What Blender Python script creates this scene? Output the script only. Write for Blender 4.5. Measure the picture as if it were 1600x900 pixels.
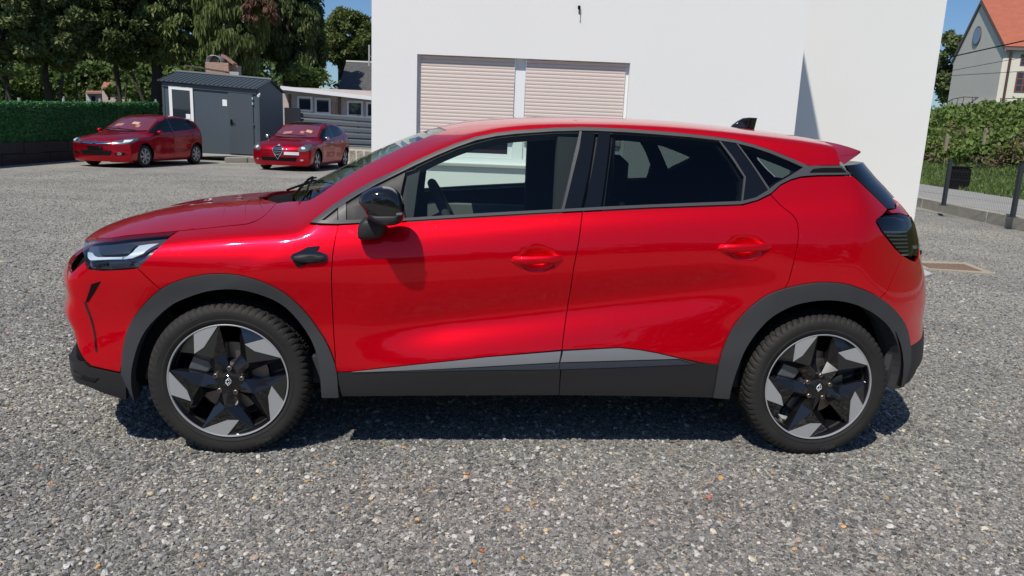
import bpy, math, random
import numpy as np
from mathutils import Vector, Matrix
from mathutils.geometry import delaunay_2d_cdt
random.seed(7); RNG = np.random.default_rng(11)
PI = math.pi
for o in list(bpy.data.objects): bpy.data.objects.remove(o)
S = bpy.context.scene; COL = S.collection

# ---------------- camera (solved from the car's known size) ----------------
FPX, PIT, ROL, YAW = 1171.31195, 0.206433, 0.0407501, 0.0925811
CC = np.array([0.911812, -3.13433, 1.436446])
fw = np.array([math.sin(YAW)*math.cos(PIT), math.cos(YAW)*math.cos(PIT), -math.sin(PIT)])
r0 = np.array([math.cos(YAW), -math.sin(YAW), 0.]); u0 = np.cross(r0, fw)
RT = math.cos(ROL)*r0 + math.sin(ROL)*u0; UP = -math.sin(ROL)*r0 + math.cos(ROL)*u0
cd = bpy.data.cameras.new('camera'); cam = bpy.data.objects.new('camera', cd); COL.objects.link(cam)
cd.sensor_width = 36; cd.lens = 36*FPX/1600; cd.clip_start = .05; cd.clip_end = 2000
M = Matrix.Identity(4)
for i in range(3):
    M[i][0] = RT[i]; M[i][1] = UP[i]; M[i][2] = -fw[i]; M[i][3] = CC[i]
cam.matrix_world = M; S.camera = cam

# ---------------- light ----------------
SUN_TO = Vector((-.37, -.60, 1.0)).normalized()
W = bpy.data.worlds.new('World'); S.world = W; W.use_nodes = True
wn = W.node_tree.nodes; wl = W.node_tree.links
bg = wn['Background']; bg.inputs['Strength'].default_value = .066
sky = wn.new('ShaderNodeTexSky'); sky.sky_type = 'NISHITA'; sky.sun_disc = False
sky.sun_elevation = math.asin(SUN_TO.z); sky.sun_rotation = math.atan2(SUN_TO.x, SUN_TO.y)
sky.altitude = 100; sky.air_density = 1.0; sky.dust_density = .45; sky.ozone_density = 2.6
tint = wn.new('ShaderNodeMix'); tint.data_type = 'RGBA'; tint.blend_type = 'MULTIPLY'; tint.inputs[0].default_value = 1; tint.inputs[7].default_value = (.74, .94, 1.18, 1)
wl.new(sky.outputs[0], tint.inputs[6]); wl.new(tint.outputs[2], bg.inputs['Color'])
sd = bpy.data.lights.new('sun', 'SUN'); sd.energy = 3.75; sd.angle = math.radians(.53); sd.color = (1, .945, .85)
sun = bpy.data.objects.new('sun', sd); COL.objects.link(sun)
sun.rotation_euler = SUN_TO.to_track_quat('Z', 'Y').to_euler(); sun.location = (-10, -15, 30)
S.view_settings.view_transform = 'Standard'; S.view_settings.look = 'None'
S.view_settings.exposure = 0.25; S.view_settings.gamma = 1
S.render.engine = 'CYCLES'
try: S.cycles.transparent_max_bounces = 24; S.cycles.max_bounces = 10
except Exception: pass

# ---------------- pixel rays (photograph coordinates -> places in the world) ----------------
def ray(x, y):
    return fw + np.multiply.outer((np.asarray(x, float)-800)/FPX, RT) - np.multiply.outer((np.asarray(y, float)-450)/FPX, UP)
def onY(x, y, Y): d = ray(x, y); return CC + d*(Y-CC[1])/d[1]
def onZ(x, y, Z=0.): d = ray(x, y); return CC + d*(Z-CC[2])/d[2]
def onPl(x, y, P0, n):
    d = ray(x, y); return CC + d*(np.dot(P0-CC, n)/np.dot(d, n))

# ---------------- materials ----------------
MATS = {}
def mat(name, col, rough=.6, metal=0., coat=0., spec=.5, bump=None, var=None, coatr=.02, emit=None):
    """bump=(scale,strength,distance) noise relief; var=(scale, colour2, contrast) mottling"""
    m = bpy.data.materials.new(name); m.use_nodes = True; nt = m.node_tree; n = nt.nodes; l = nt.links
    b = n['Principled BSDF']; b.inputs['Base Color'].default_value = (*col, 1); b.inputs['Roughness'].default_value = rough
    b.inputs['Metallic'].default_value = metal; b.inputs['Coat Weight'].default_value = coat
    b.inputs['Coat Roughness'].default_value = coatr; b.inputs['Specular IOR Level'].default_value = spec
    tc = n.new('ShaderNodeTexCoord')
    if coat: b.inputs['Coat IOR'].default_value = 1.38
    if var:
        t = n.new('ShaderNodeTexNoise'); t.inputs['Scale'].default_value = var[0]; t.inputs['Detail'].default_value = 6
        l.new(tc.outputs['Object'], t.inputs['Vector'])
        r = n.new('ShaderNodeValToRGB'); c = var[2] if len(var) > 2 else .2
        r.color_ramp.elements[0].position = .5-c; r.color_ramp.elements[1].position = .5+c
        r.color_ramp.elements[0].color = (*col, 1); r.color_ramp.elements[1].color = (*var[1], 1)
        l.new(t.outputs['Fac'], r.inputs['Fac']); l.new(r.outputs['Color'], b.inputs['Base Color'])
    if bump:
        t = n.new('ShaderNodeTexNoise'); t.inputs['Scale'].default_value = bump[0]; t.inputs['Detail'].default_value = 5
        l.new(tc.outputs['Object'], t.inputs['Vector'])
        bp = n.new('ShaderNodeBump'); bp.inputs['Strength'].default_value = bump[1]; bp.inputs['Distance'].default_value = bump[2]
        l.new(t.outputs['Fac'], bp.inputs['Height']); l.new(bp.outputs['Normal'], b.inputs['Normal'])
    MATS[name] = m; return m
def glass(name, tint, ior=1.5, rough=0.):
    m = bpy.data.materials.new(name); m.use_nodes = True; nt = m.node_tree; n = nt.nodes; l = nt.links
    n.remove(n['Principled BSDF']); out = n['Material Output']
    tr = n.new('ShaderNodeBsdfTransparent'); tr.inputs[0].default_value = (*tint, 1)
    g = n.new('ShaderNodeBsdfGlossy'); g.inputs['Roughness'].default_value = rough
    fr = n.new('ShaderNodeFresnel'); fr.inputs[0].default_value = ior
    ge = n.new('ShaderNodeNewGeometry'); nb = n.new('ShaderNodeMath'); nb.operation = 'SUBTRACT'; nb.inputs[0].default_value = 1
    l.new(ge.outputs['Backfacing'], nb.inputs[1]); mu = n.new('ShaderNodeMath'); mu.operation = 'MULTIPLY'
    l.new(fr.outputs[0], mu.inputs[0]); l.new(nb.outputs[0], mu.inputs[1])
    mx = n.new('ShaderNodeMixShader'); l.new(mu.outputs[0], mx.inputs[0]); l.new(tr.outputs[0], mx.inputs[1]); l.new(g.outputs[0], mx.inputs[2])
    l.new(mx.outputs[0], out.inputs['Surface']); MATS[name] = m; return m

def paint_mat(name, col, dust=.05):
    m = mat(name, col, .37, .74, 1., .1); n = m.node_tree.nodes; l = m.node_tree.links; b = n['Principled BSDF']; b.inputs['Coat IOR'].default_value = 1.36
    tc = n.new('ShaderNodeTexCoord')
    # faint dust specks and film towards the lower panels, as dirt really lies
    t = n.new('ShaderNodeTexNoise'); t.inputs['Scale'].default_value = 55; t.inputs['Detail'].default_value = 8; t.inputs['Roughness'].default_value = .75
    l.new(tc.outputs['Object'], t.inputs['Vector'])
    r = n.new('ShaderNodeValToRGB'); r.color_ramp.elements[0].position = .60; r.color_ramp.elements[1].position = .78
    l.new(t.outputs['Fac'], r.inputs['Fac'])
    t2 = n.new('ShaderNodeTexNoise'); t2.inputs['Scale'].default_value = 3; l.new(tc.outputs['Object'], t2.inputs['Vector'])
    r2 = n.new('ShaderNodeValToRGB'); r2.color_ramp.elements[0].position = .45; r2.color_ramp.elements[1].position = .7
    l.new(t2.outputs['Fac'], r2.inputs['Fac'])
    mu = n.new('ShaderNodeMath'); mu.operation = 'MULTIPLY'; l.new(r.outputs[0], mu.inputs[0]); l.new(r2.outputs[0], mu.inputs[1])
    m2 = n.new('ShaderNodeMath'); m2.operation = 'MULTIPLY'; l.new(mu.outputs[0], m2.inputs[0]); m2.inputs[1].default_value = dust*4
    mx = n.new('ShaderNodeMix'); mx.data_type = 'RGBA'; mx.inputs[6].default_value = (*col, 1); mx.inputs[7].default_value = (.45, .25, .22, 1)
    l.new(m2.outputs[0], mx.inputs[0]); l.new(mx.outputs[2], b.inputs['Base Color'])
    ro = n.new('ShaderNodeMath'); ro.operation = 'MULTIPLY_ADD'; l.new(m2.outputs[0], ro.inputs[0]); ro.inputs[1].default_value = .5; ro.inputs[2].default_value = .03
    l.new(ro.outputs[0], b.inputs['Coat Roughness']); return m
RED = paint_mat('red_paint', (.88, .0, .012), .12)
RED2 = paint_mat('dark_red_paint', (.44, .003, .016), .0)
PLAST = mat('grey_plastic', (.034, .036, .040), .5, 0, 0, .5, bump=(900, .12, .001), var=(6, (.046, .047, .05), .3))
PLASTD = mat('dark_plastic', (.018, .018, .019), .55, 0, 0, .4, bump=(700, .1, .001))
TRIM = mat('satin_grey_trim', (.062, .063, .068), .48, .1)
SILVER = mat('brushed_insert', (.30, .31, .32), .42, .6)
INS2 = mat('blue_grey_insert', (.05, .06, .08), .35, .3)
GLOSS = mat('gloss_black', (.008, .008, .009), .08, 0, 1.)
PILL = mat('pillar_black', (.006, .007, .009), .14, 0, .35, .3)
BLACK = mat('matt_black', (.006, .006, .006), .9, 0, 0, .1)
INTER = mat('cabin_fabric', (.035, .037, .042), .85, bump=(400, .2, .001))
INTG = mat('cabin_grey', (.20, .205, .21), .7)
RUBBER = mat('tyre_rubber', (.017, .0165, .016), .7, 0, 0, .3, bump=(120, .15, .001), var=(9, (.028, .026, .024), .25))
ALU = mat('machined_alloy', (.46, .47, .48), .36, .45)
DISC = mat('brake_metal', (.25, .22, .20), .45, .9)
CHROME = mat('chrome', (.75, .76, .78), .12, 1.)
LAMPW = mat('lamp_white', (.80, .83, .85), .2, .2)
LAMPG = mat('lamp_grey', (.16, .18, .20), .25, .6)
LETTER = mat('tyre_letter', (.05, .048, .045), .6)
GCLEAR = glass('clear_glass', (.80, .89, .84), 1.42)
GWIND = glass('windscreen_glass', (.50, .58, .54))
GDARK = glass('privacy_glass', (.30, .35, .34), 1.4)
GLAMP = glass('lamp_lens', (.80, .85, .90), 1.45)
GSMOKE = glass('smoked_lens', (.30, .31, .33), 1.5)

# ---------------- mesh helpers ----------------
def mesh_obj(name, V, F, m, parent=None, N=None, smooth=True, link=True):
    me = bpy.data.meshes.new(name); me.from_pydata([tuple(map(float, v)) for v in V], [], [tuple(map(int, f)) for f in F])
    ms = m if isinstance(m, (list, tuple)) else [m]
    for k in ms: me.materials.append(k)
    if smooth:
        me.shade_smooth()
        if N is None: me.set_sharp_from_angle(angle=math.radians(38))
    if N is not None:
        me.normals_split_custom_set_from_vertices([tuple(map(float, n)) for n in N])
    o = bpy.data.objects.new(name, me)
    if link: COL.objects.link(o)
    if parent is not None: o.parent = parent
    return o
def tag(o, label=None, cat=None, group=None, kind=None):
    if label: o['label'] = label
    if cat: o['category'] = cat
    if group: o['group'] = group
    if kind: o['kind'] = kind
    return o
def empty(name, loc, label, cat, rz=0., group=None):
    o = bpy.data.objects.new(name, None); COL.objects.link(o); o.location = loc; o.rotation_euler = (0, 0, rz)
    o.empty_display_size = .3
    return tag(o, label, cat, group)
class MB:
    def __init__(s): s.v = []; s.f = []; s.mi = []
    def add(s, V, F, mi=0):
        k = len(s.v); s.v += [tuple(map(float, p)) for p in V]; s.f += [tuple(int(i)+k for i in f) for f in F]; s.mi += [mi]*len(F)
    def box(s, a, b, mi=0, bev=0.):
        x0, y0, z0 = np.minimum(a, b); x1, y1, z1 = np.maximum(a, b)
        if bev <= 0:
            V = [(x0,y0,z0),(x1,y0,z0),(x1,y1,z0),(x0,y1,z0),(x0,y0,z1),(x1,y0,z1),(x1,y1,z1),(x0,y1,z1)]
            s.add(V, [(0,3,2,1),(4,5,6,7),(0,1,5,4),(1,2,6,5),(2,3,7,6),(3,0,4,7)], mi); return
        b_ = bev; V = []; 
        for (z, i) in ((z0, b_), (z0+b_, 0), (z1-b_, 0), (z1, b_)):
            V += [(x0+i,y0+i+0,z),(x1-i,y0+i,z),(x1-i,y1-i,z),(x0+i,y1-i,z)]
        F = [(3,2,1,0),(12,13,14,15)]
        for r in range(3):
            for c in range(4): F.append((r*4+c, r*4+(c+1)%4, r*4+4+(c+1)%4, r*4+4+c))
        s.add(V, F, mi)
    def obox(s, o, ax, ay, az, mi=0):       # corner + three edge vectors
        o, ax, ay, az = map(np.array, (o, ax, ay, az))
        V = [o, o+ax, o+ax+ay, o+ay, o+az, o+ax+az, o+ax+ay+az, o+ay+az]
        F = [(0,3,2,1),(4,5,6,7),(0,1,5,4),(1,2,6,5),(2,3,7,6),(3,0,4,7)]
        if np.dot(np.cross(ax, ay), az) < 0: F = [f[::-1] for f in F]
        s.add(V, F, mi)
    def tube(s, pts, r, n=8, mi=0, cap=True):
        pts = [np.array(p, float) for p in pts]; rr = r if hasattr(r, '__len__') else [r]*len(pts)
        V = []; up = np.array([0, 0, 1.])
        for i, p in enumerate(pts):
            t = pts[min(i+1, len(pts)-1)]-pts[max(i-1, 0)]; t = t/(np.linalg.norm(t)+1e-9)
            a = np.cross(t, up if abs(t[2]) < .9 else np.array([1., 0, 0])); a /= np.linalg.norm(a); b = np.cross(t, a)
            for k in range(n): an = 2*PI*k/n; V.append(p+rr[i]*(a*math.cos(an)+b*math.sin(an)))
        F = []
        for i in range(len(pts)-1):
            for k in range(n): F.append((i*n+k, i*n+(k+1)%n, (i+1)*n+(k+1)%n, (i+1)*n+k))
        if cap: F.append(tuple(range(n))[::1]); F.append(tuple(range((len(pts)-1)*n, len(pts)*n))[::-1])
        s.add(V, F, mi)
    def prism(s, poly, d, mi=0):            # 3-D polygon extruded along d
        k = len(poly); P = [np.array(p, float) for p in poly]; d = np.array(d, float)
        V = P+[p+d for p in P]; F = [tuple(range(k)), tuple(range(2*k-1, k-1, -1))]+[(i, i+k, (i+1) % k+k, (i+1) % k) for i in range(k)]
        s.add(V, F, mi)
    def build(s, name, m, parent=None, smooth=False, label=None):
        o = mesh_obj(name, s.v, s.f, m, parent, smooth=smooth)
        if isinstance(m, (list, tuple)) and len(m) > 1:
            o.data.polygons.foreach_set('material_index', s.mi)
        if label: o['label'] = label
        return o
def wb(o, w=.004, seg=2):                   # rounded edges
    b = o.modifiers.new('bevel', 'BEVEL'); b.width = w; b.segments = seg; b.limit_method = 'ANGLE'; b.angle_limit = math.radians(35); b.harden_normals = False
    return o
def spl(pts):
    xs = np.array([p[0] for p in pts], float); ys = np.array([p[1] for p in pts], float)
    m = np.gradient(ys, xs)
    def f(x):
        x = np.asarray(x, float); xc = np.clip(x, xs[0], xs[-1]); i = np.clip(np.searchsorted(xs, xc)-1, 0, len(xs)-2)
        h = xs[i+1]-xs[i]; t = (xc-xs[i])/h; t2 = t*t; t3 = t2*t
        r = (2*t3-3*t2+1)*ys[i]+(t3-2*t2+t)*h*m[i]+(-2*t3+3*t2)*ys[i+1]+(t3-t2)*h*m[i+1]
        return r+np.where(x < xs[0], (x-xs[0])*m[0], 0)+np.where(x > xs[-1], (x-xs[-1])*m[-1], 0)
    return f
def sm(x, a, b): t = np.clip((np.asarray(x, float)-a)/(b-a), 0, 1); return t*t*(3-2*t)
def gau(x, c, w): return np.exp(-((x-c)/w)**2)
def smax(fs, k):
    m = np.maximum.reduce(fs); return m+k*np.log(sum(np.exp((f-m)/k) for f in fs))

class Shape:
    """a car body as one implicit surface F=0 ; u = distance from the centre plane y=yc"""
    def __init__(s, F, yc): s.F0 = F; s.yc = yc
    def F(s, P): return s.F0(P[..., 0], np.abs(P[..., 1]-s.yc), P[..., 2])
    def grad(s, P, e=2e-4):
        g = np.zeros_like(P)
        for i in range(3):
            d = np.zeros(3); d[i] = e; g[..., i] = (s.F(P+d)-s.F(P-d))/(2*e)
        return g
    def nrm(s, P, e=2e-3):
        g = s.grad(P, e); return g/(np.linalg.norm(g, axis=-1, keepdims=True)+1e-9)
    def bis(s, f, lo, hi, n=34):
        lo = np.array(lo, float); hi = np.array(hi, float)
        for _ in range(n):
            m = (lo+hi)/2; c = f(m) > 0; hi = np.where(c, m, hi); lo = np.where(c, lo, m)
        return (lo+hi)/2
    def side(s, x, z):                       # near side: y < yc
        f = lambda u: s.F0(x, u, z)
        u = s.bis(f, np.full_like(x, .03), np.full_like(x, 1.3)); return np.stack([x, s.yc-u, z], -1)
    def cylp(s, th, z, piv, sg):             # around a vertical axis; th=0 is the nose (sg=-1) or tail (sg=1)
        g = lambda r: s.F0(piv+sg*r*np.cos(th), np.abs(r*np.sin(th)), z)
        r = s.bis(g, np.full_like(th, .02), np.full_like(th, 2.2)); return np.stack([piv+sg*r*np.cos(th), s.yc-r*np.sin(th), z], -1)
    def newt(s, P, n=12):
        for _ in range(n):
            g = s.grad(P, 1e-3); P = P-(s.F(P)/(np.sum(g*g, -1)+1e-6))[..., None]*g*.9
        return P
    def trace(s, px):                        # photograph pixels -> points on the near surface
        px = np.array(px, float); d = ray(px[:, 0], px[:, 1]); t = np.linspace(2., 6.5, 900)
        P = CC+d[:, None, :]*t[None, :, None]; f = s.F(P); out = []
        for i in range(len(px)):
            j = np.where((f[i, :-1] > 0) & (f[i, 1:] <= 0))[0]
            if len(j):
                a, b = t[j[0]], t[j[0]+1]
                for _ in range(25):
                    m = (a+b)/2
                    if s.F((CC+d[i]*m)[None])[0] > 0: a = m
                    else: b = m
                out.append(CC+d[i]*a)
            else:
                out.append(s.newt((CC+d[i]*t[np.argmin(f[i])])[None])[0])
        return np.array(out)

def dens(poly, step):                        # add points along the edges of a closed polygon
    out = []; n = len(poly)
    for i in range(n):
        a = np.array(poly[i], float); b = np.array(poly[(i+1) % n], float); k = max(1, int(math.ceil(np.linalg.norm(b-a)/step)))
        for j in range(k): out.append(a+(b-a)*j/k)
    return np.array(out)
def smooth_line(pts, step=.03, closed=False): # Catmull-Rom through points
    P = np.array(pts, float); n = len(P); out = []
    rng = range(n if closed else n-1)
    for i in rng:
        p1, p2 = P[i], P[(i+1) % n]; p0 = P[(i-1) % n] if (closed or i > 0) else 2*p1-p2; p3 = P[(i+2) % n] if (closed or i < n-2) else 2*p2-p1
        k = max(1, int(np.linalg.norm(p2-p1)/step))
        for j in range(k):
            t = j/k; out.append(.5*((2*p1)+(-p0+p2)*t+(2*p0-5*p1+4*p2-p3)*t*t+(-p0+3*p1-3*p2+p3)*t**3))
    if not closed: out.append(P[-1])
    return out
def area2(p): x, y = p[:, 0], p[:, 1]; return .5*np.sum(x*np.roll(y, -1)-np.roll(x, -1)*y)
def inset(p, d):
    p = np.array(p, float)
    if d == 0: return p
    sgn = 1 if area2(p) > 0 else -1
    e = np.roll(p, -1, 0)-p; L = np.linalg.norm(e, axis=1); keep = L > 1e-6
    p = p[keep]; e = np.roll(p, -1, 0)-p; e /= np.linalg.norm(e, axis=1)[:, None]
    n = np.stack([-e[:, 1], e[:, 0]], 1)*sgn; npv = np.roll(n, 1, 0)
    b = n+npv; q = np.maximum((b*b).sum(1), .5); return p+b*(2*d/q)[:, None]
def inside(pts, poly):
    x, y = pts[:, 0], pts[:, 1]; c = np.zeros(len(pts), bool); n = len(poly)
    for i in range(n):
        x1, y1 = poly[i]; x2, y2 = poly[(i+1) % n]
        c ^= ((y1 > y) != (y2 > y)) & (x < (x2-x1)*(y-y1)/((y2-y1) if y2 != y1 else 1e-12)+x1)
    return c
def dist_edges(pts, poly):
    d = np.full(len(pts), 9.); n = len(poly)
    for i in range(n):
        a = np.array(poly[i]); b = np.array(poly[(i+1) % n]); ab = b-a; t = np.clip(((pts-a)@ab)/(ab@ab+1e-12), 0, 1)
        d = np.minimum(d, np.linalg.norm(pts-(a+t[:, None]*ab), axis=1))
    return d
def tri2d(loops, res):
    P = []; E = []
    for lp in loops:
        k = len(P); n = len(lp); P += [tuple(q) for q in lp]; E += [(k+i, k+(i+1) % n) for i in range(n)]
    B = np.array(loops[0]); x0, y0 = B.min(0); x1, y1 = B.max(0)
    gx, gy = np.meshgrid(np.arange(x0+res/2, x1, res), np.arange(y0+res/2, y1, res)); g = np.stack([gx.ravel(), gy.ravel()], 1)
    if len(g):
        ok = inside(g, loops[0])
        for h in loops[1:]: ok &= ~inside(g, h)
        g = g[ok]
        for lp in loops:
            if len(g): g = g[dist_edges(g, lp) > res*.45]
        P += [tuple(q) for q in g]
    r = delaunay_2d_cdt([Vector(q) for q in P], E, [], 0, 1e-7)
    V = np.array([tuple(v) for v in r[0]]); F = np.array([f for f in r[2] if len(f) == 3]); c = V[F].mean(1)
    ok = inside(c, loops[0])
    for h in loops[1:]: ok &= ~inside(c, h)
    F = F[ok]; a = V[F]; ar = (a[:, 1, 0]-a[:, 0, 0])*(a[:, 2, 1]-a[:, 0, 1])-(a[:, 2, 0]-a[:, 0, 0])*(a[:, 1, 1]-a[:, 0, 1])
    F = F[np.abs(ar) > 1e-10]; ar = ar[np.abs(ar) > 1e-10]; F[ar < 0] = F[ar < 0][:, ::-1]
    return V, F

class Car:
    def __init__(s, shape, base, root): s.sh = shape; s.base = np.array(base, float); s.root = root
    def emit(s, name, V, F, m, N=None, mirror=True, parent=None, label=None, smooth=True, matd=None):
        """near piece, and its mirror image on the far side"""
        par = parent[0] if parent else s.root
        o = mesh_obj(name, np.array(V)-s.base, F, m, par, N, smooth); res = [o]
        if label: o['label'] = label
        if mirror:
            V2 = np.array(V, float).copy(); V2[:, 1] = 2*s.sh.yc-V2[:, 1]; N2 = None
            if N is not None: N2 = np.array(N).copy(); N2[:, 1] *= -1
            par2 = parent[1] if parent and len(parent) > 1 else (parent[0] if parent else s.root)
            o2 = mesh_obj(name, V2-s.base, [tuple(f)[::-1] for f in F], m, par2, N2, smooth); res.append(o2)
            if label: o2['label'] = label
        return res
    def poly(s, pts, proj, piv=0.):          # list of pixels / ('w',x,y,z) points -> 2-D polygon
        out = []
        for q in pts:
            P = np.array(q[1:]) if q[0] == 'w' else s.sh.trace([q])[0]
            out.append(s.to2(P, proj, piv))
        return np.array(out)
    def to2(s, P, proj, piv):
        if proj == 'side': return (P[0], P[2])
        sg = -1 if proj == 'front' else 1
        return (math.atan2(s.sh.yc-P[1], sg*(P[0]-piv)), P[2])
    def lift(s, Q, proj, piv):
        if proj == 'side': return s.sh.side(Q[:, 0], Q[:, 1])
        return s.sh.cylp(Q[:, 0], Q[:, 1], piv, -1 if proj == 'front' else 1)
    def panel(s, name, poly2, m, proj='side', piv=0., off=0., thick=.014, res=.025, holes=(), gap=.002, mirror=True, parent=None, label=None, step=.02, round_=.0015):
        lp = [dens(inset(np.array(poly2), gap), step)]+[dens(np.array(h), step) for h in holes]
        V2, F = tri2d(lp, res); P = s.lift(V2, proj, piv); N = s.sh.nrm(P); P = P+N*off
        flip = (np.cross(P[F[:, 1]]-P[F[:, 0]], P[F[:, 2]]-P[F[:, 0]])*N[F[:, 0]]).sum() < 0
        if flip: F = F[:, ::-1]
        # rim: boundary edges extruded inward
        from collections import Counter
        ec = {}
        for f in F:
            for a, b in ((f[0], f[1]), (f[1], f[2]), (f[2], f[0])): ec[(a, b)] = 1
        be = [(a, b) for (a, b) in ec if (b, a) not in ec]
        V = list(P); NN = list(N); FF = [tuple(f) for f in F]
        if thick > 0:
            for a, b in be:
                k = len(V); t = P[b]-P[a]; n = np.cross(t, N[a]); n /= (np.linalg.norm(n)+1e-12)
                V += [P[a], P[b], P[b]-N[b]*thick, P[a]-N[a]*thick]; na = n
                NN += [na, na, n, n]; FF.append((k, k+3, k+2, k+1))
        return s.emit(name, V, FF, m, NN, mirror, parent, label)
    def grid(s, name, G, m, off=0., mirror=False, parent=None, label=None, flipn=False, skirt=.012, project=True):
        """G: (r,c,3) guess points, projected on the surface"""
        sh = G.shape[:2]; P = s.sh.newt(G.reshape(-1, 3).copy()) if project else G.reshape(-1, 3); N = s.sh.nrm(P); P = P+N*off
        F = [(i*sh[1]+j, i*sh[1]+j+1, (i+1)*sh[1]+j+1, (i+1)*sh[1]+j) for i in range(sh[0]-1) for j in range(sh[1]-1)]
        a = sum(np.dot(np.cross(P[f[1]]-P[f[0]], P[f[2]]-P[f[0]]), N[f[0]]) for f in F[::max(1, len(F)//60)])
        if a < 0: F = [f[::-1] for f in F]
        V = list(P); NN = list(N)
        if skirt:
            be = {}
            for f in F:
                for q in range(4): be[(f[q], f[(q+1) % 4])] = 1
            for (a_, b_) in [e for e in be if (e[1], e[0]) not in be]:
                k = len(V); t = P[b_]-P[a_]; n = np.cross(t, N[a_]); L = np.linalg.norm(n)
                if L < 1e-9: continue
                n /= L; V += [P[a_], P[b_], P[b_]-N[b_]*skirt, P[a_]-N[a_]*skirt]; NN += [n, n, n, n]; F.append((k, k+3, k+2, k+1))
        return s.emit(name, V, F, m, NN, mirror, parent, label)
    def pillow(s, name, outline, y0, df, db, m, mirror=True, parent=None, rings=7, label=None, lean=0., pw=1.):
        """rounded solid from an (x,z) outline: bulges df towards the viewer, db away"""
        O = np.array(outline, float); c = O.mean(0); V = []; F = []; n = len(O); k = 0
        phs = np.linspace(-PI/2, PI/2, rings*2+1)[1:-1]
        for ph in phs:
            sc = math.cos(ph)**(.55*pw); d = math.sin(ph); y = y0+(db*-d if d < 0 else -df*d)
            for p in O: q = c+(p-c)*sc; V.append((q[0], y+lean*(q[1]-c[1]), q[1]))
        for r in range(len(phs)-1):
            for i in range(n): F.append((r*n+i, r*n+(i+1) % n, (r+1)*n+(i+1) % n, (r+1)*n+i))
        V.append((c[0], y0+db, c[1])); V.append((c[0], y0-df, c[1])); L = len(V)
        for i in range(n): F.append((L-2, (i+1) % n, i)); F.append((L-1, (len(phs)-1)*n+i, (len(phs)-1)*n+(i+1) % n))
        if area2(O) < 0: F = [f[::-1] for f in F]
        return s.emit(name, V, F, m, None, mirror, parent, label)
# ======================= THE RED CAR =======================
YC = .885
belt = spl([(-.9, 1.0), (.34, 1.02), (.734, 1.037), (1.04, 1.062), (1.5, 1.102), (1.8, 1.127), (2.2, 1.16), (2.6, 1.2), (3.4, 1.22)])
basew = spl([(.10, .78), (.20, .835), (.28, .857), (.40, .862), (.50, .855), (.62, .846), (.75, .850), (.85, .856), (.92, .855), (1.0, .838), (1.08, .810),
             (1.2, .770), (1.35, .705), (1.45, .652), (1.55, .585)])
zh = spl([(-1.0, .66), (-.9, .79), (-.845, .86), (-.72, .925), (-.56, .982), (-.4, 1.018), (-.235, 1.043), (-.03, 1.066), (.2, 1.085), (.5, 1.11)])
zcab = spl([(-.2, .90), (0, 1.012), (.156, 1.100), (.3, 1.181), (.453, 1.264), (.684, 1.376), (.8, 1.422), (.9, 1.453), (1.0, 1.476), (1.15, 1.496), (1.4, 1.514), (1.7, 1.524), (2.0, 1.522), (2.3, 1.506), (2.6, 1.482), (2.9, 1.432), (3.2, 1.36)])
xf0 = spl([(.15, -.76), (.25, -.85), (.36, -.872), (.44, -.870), (.52, -.866), (.61, -.892), (.67, -.876), (.76, -.880), (.82, -.838), (.88, -.80), (.92, -.76), (1.0, -.6)])
xr0 = spl([(.15, 3.26), (.28, 3.37), (.40, 3.40), (.5, 3.392), (.6, 3.375), (.7, 3.375), (.82, 3.350), (.92, 3.310), (1.0, 3.285), (1.1, 3.235), (1.2, 3.130), (1.3, 3.02), (1.4, 2.915), (1.5, 2.80), (1.6, 2.68)])
HANDS = [(1.31, .902), (2.225, .976)]
def Uside(x, z):
    zb = belt(x); t = np.where(z < zb, z*1.08/zb, 1.08+(z-zb)); u = basew(t)
    u = u+.021*gau(x, .02, .46)*gau(z, .80, .145)                                    # front wing
    u = u+.030*gau(x, 2.66, .46)*gau(z, .84, .20)                                  # rear haunch
    zv = .625+.135*(x-1.0); win = sm(x, .45, .95)*(1-sm(x, 1.95, 2.55))
    u = u-.034*win*gau(z, zv, .088)                                                 # hollow of the doors
    u = u+.012*win*gau(z, .40+.06*(x-.6), .08)
    u = u-.045*sm(x, 2.2, 3.1)*sm(z, zb-.12, zb+.2)                                # cabin narrows to the tail
    for hx, hz in HANDS: u = u-.022*np.exp(-(((x-hx)/.062)**2+((z-hz)/.040)**2)**2)    # finger cups
    return u
def Fcar(x, u, z):
    U = Uside(x, z); fs = (u-U)
    ff = (xf0(z)+.351*u**2.16-x)/1.25; fr = (x-xr0(z)+.09*(u/.585)**4.3)/1.35
    zz = zh(x)-.105*(u/.8)**2.4-.012*gau(u, .0, .25); fl = smax([fs, ff, fr, (z-zz)/1.03], .016)
    xe = x-.33*u*u*(1-sm(x, .9, 1.45)); zc_ = zcab(xe)-.020*(u/.5)**2.6
    sl = 1+.35*(1-sm(x, .9, 1.3))
    fc = smax([fs, ff, fr, (z-zc_)/sl], .014)
    k = .006; m = np.minimum(fl, fc); return m-k*np.log(np.exp(-(fl-m)/k)+np.exp(-(fc-m)/k))
sh = Shape(Fcar, YC)
BASE = (1.32, YC, 0.)
car = empty('parked_car', BASE, 'large bright red crossover filling the foreground, black mirror, black and silver star wheels', 'car')
R = Car(sh, BASE, car)

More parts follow.
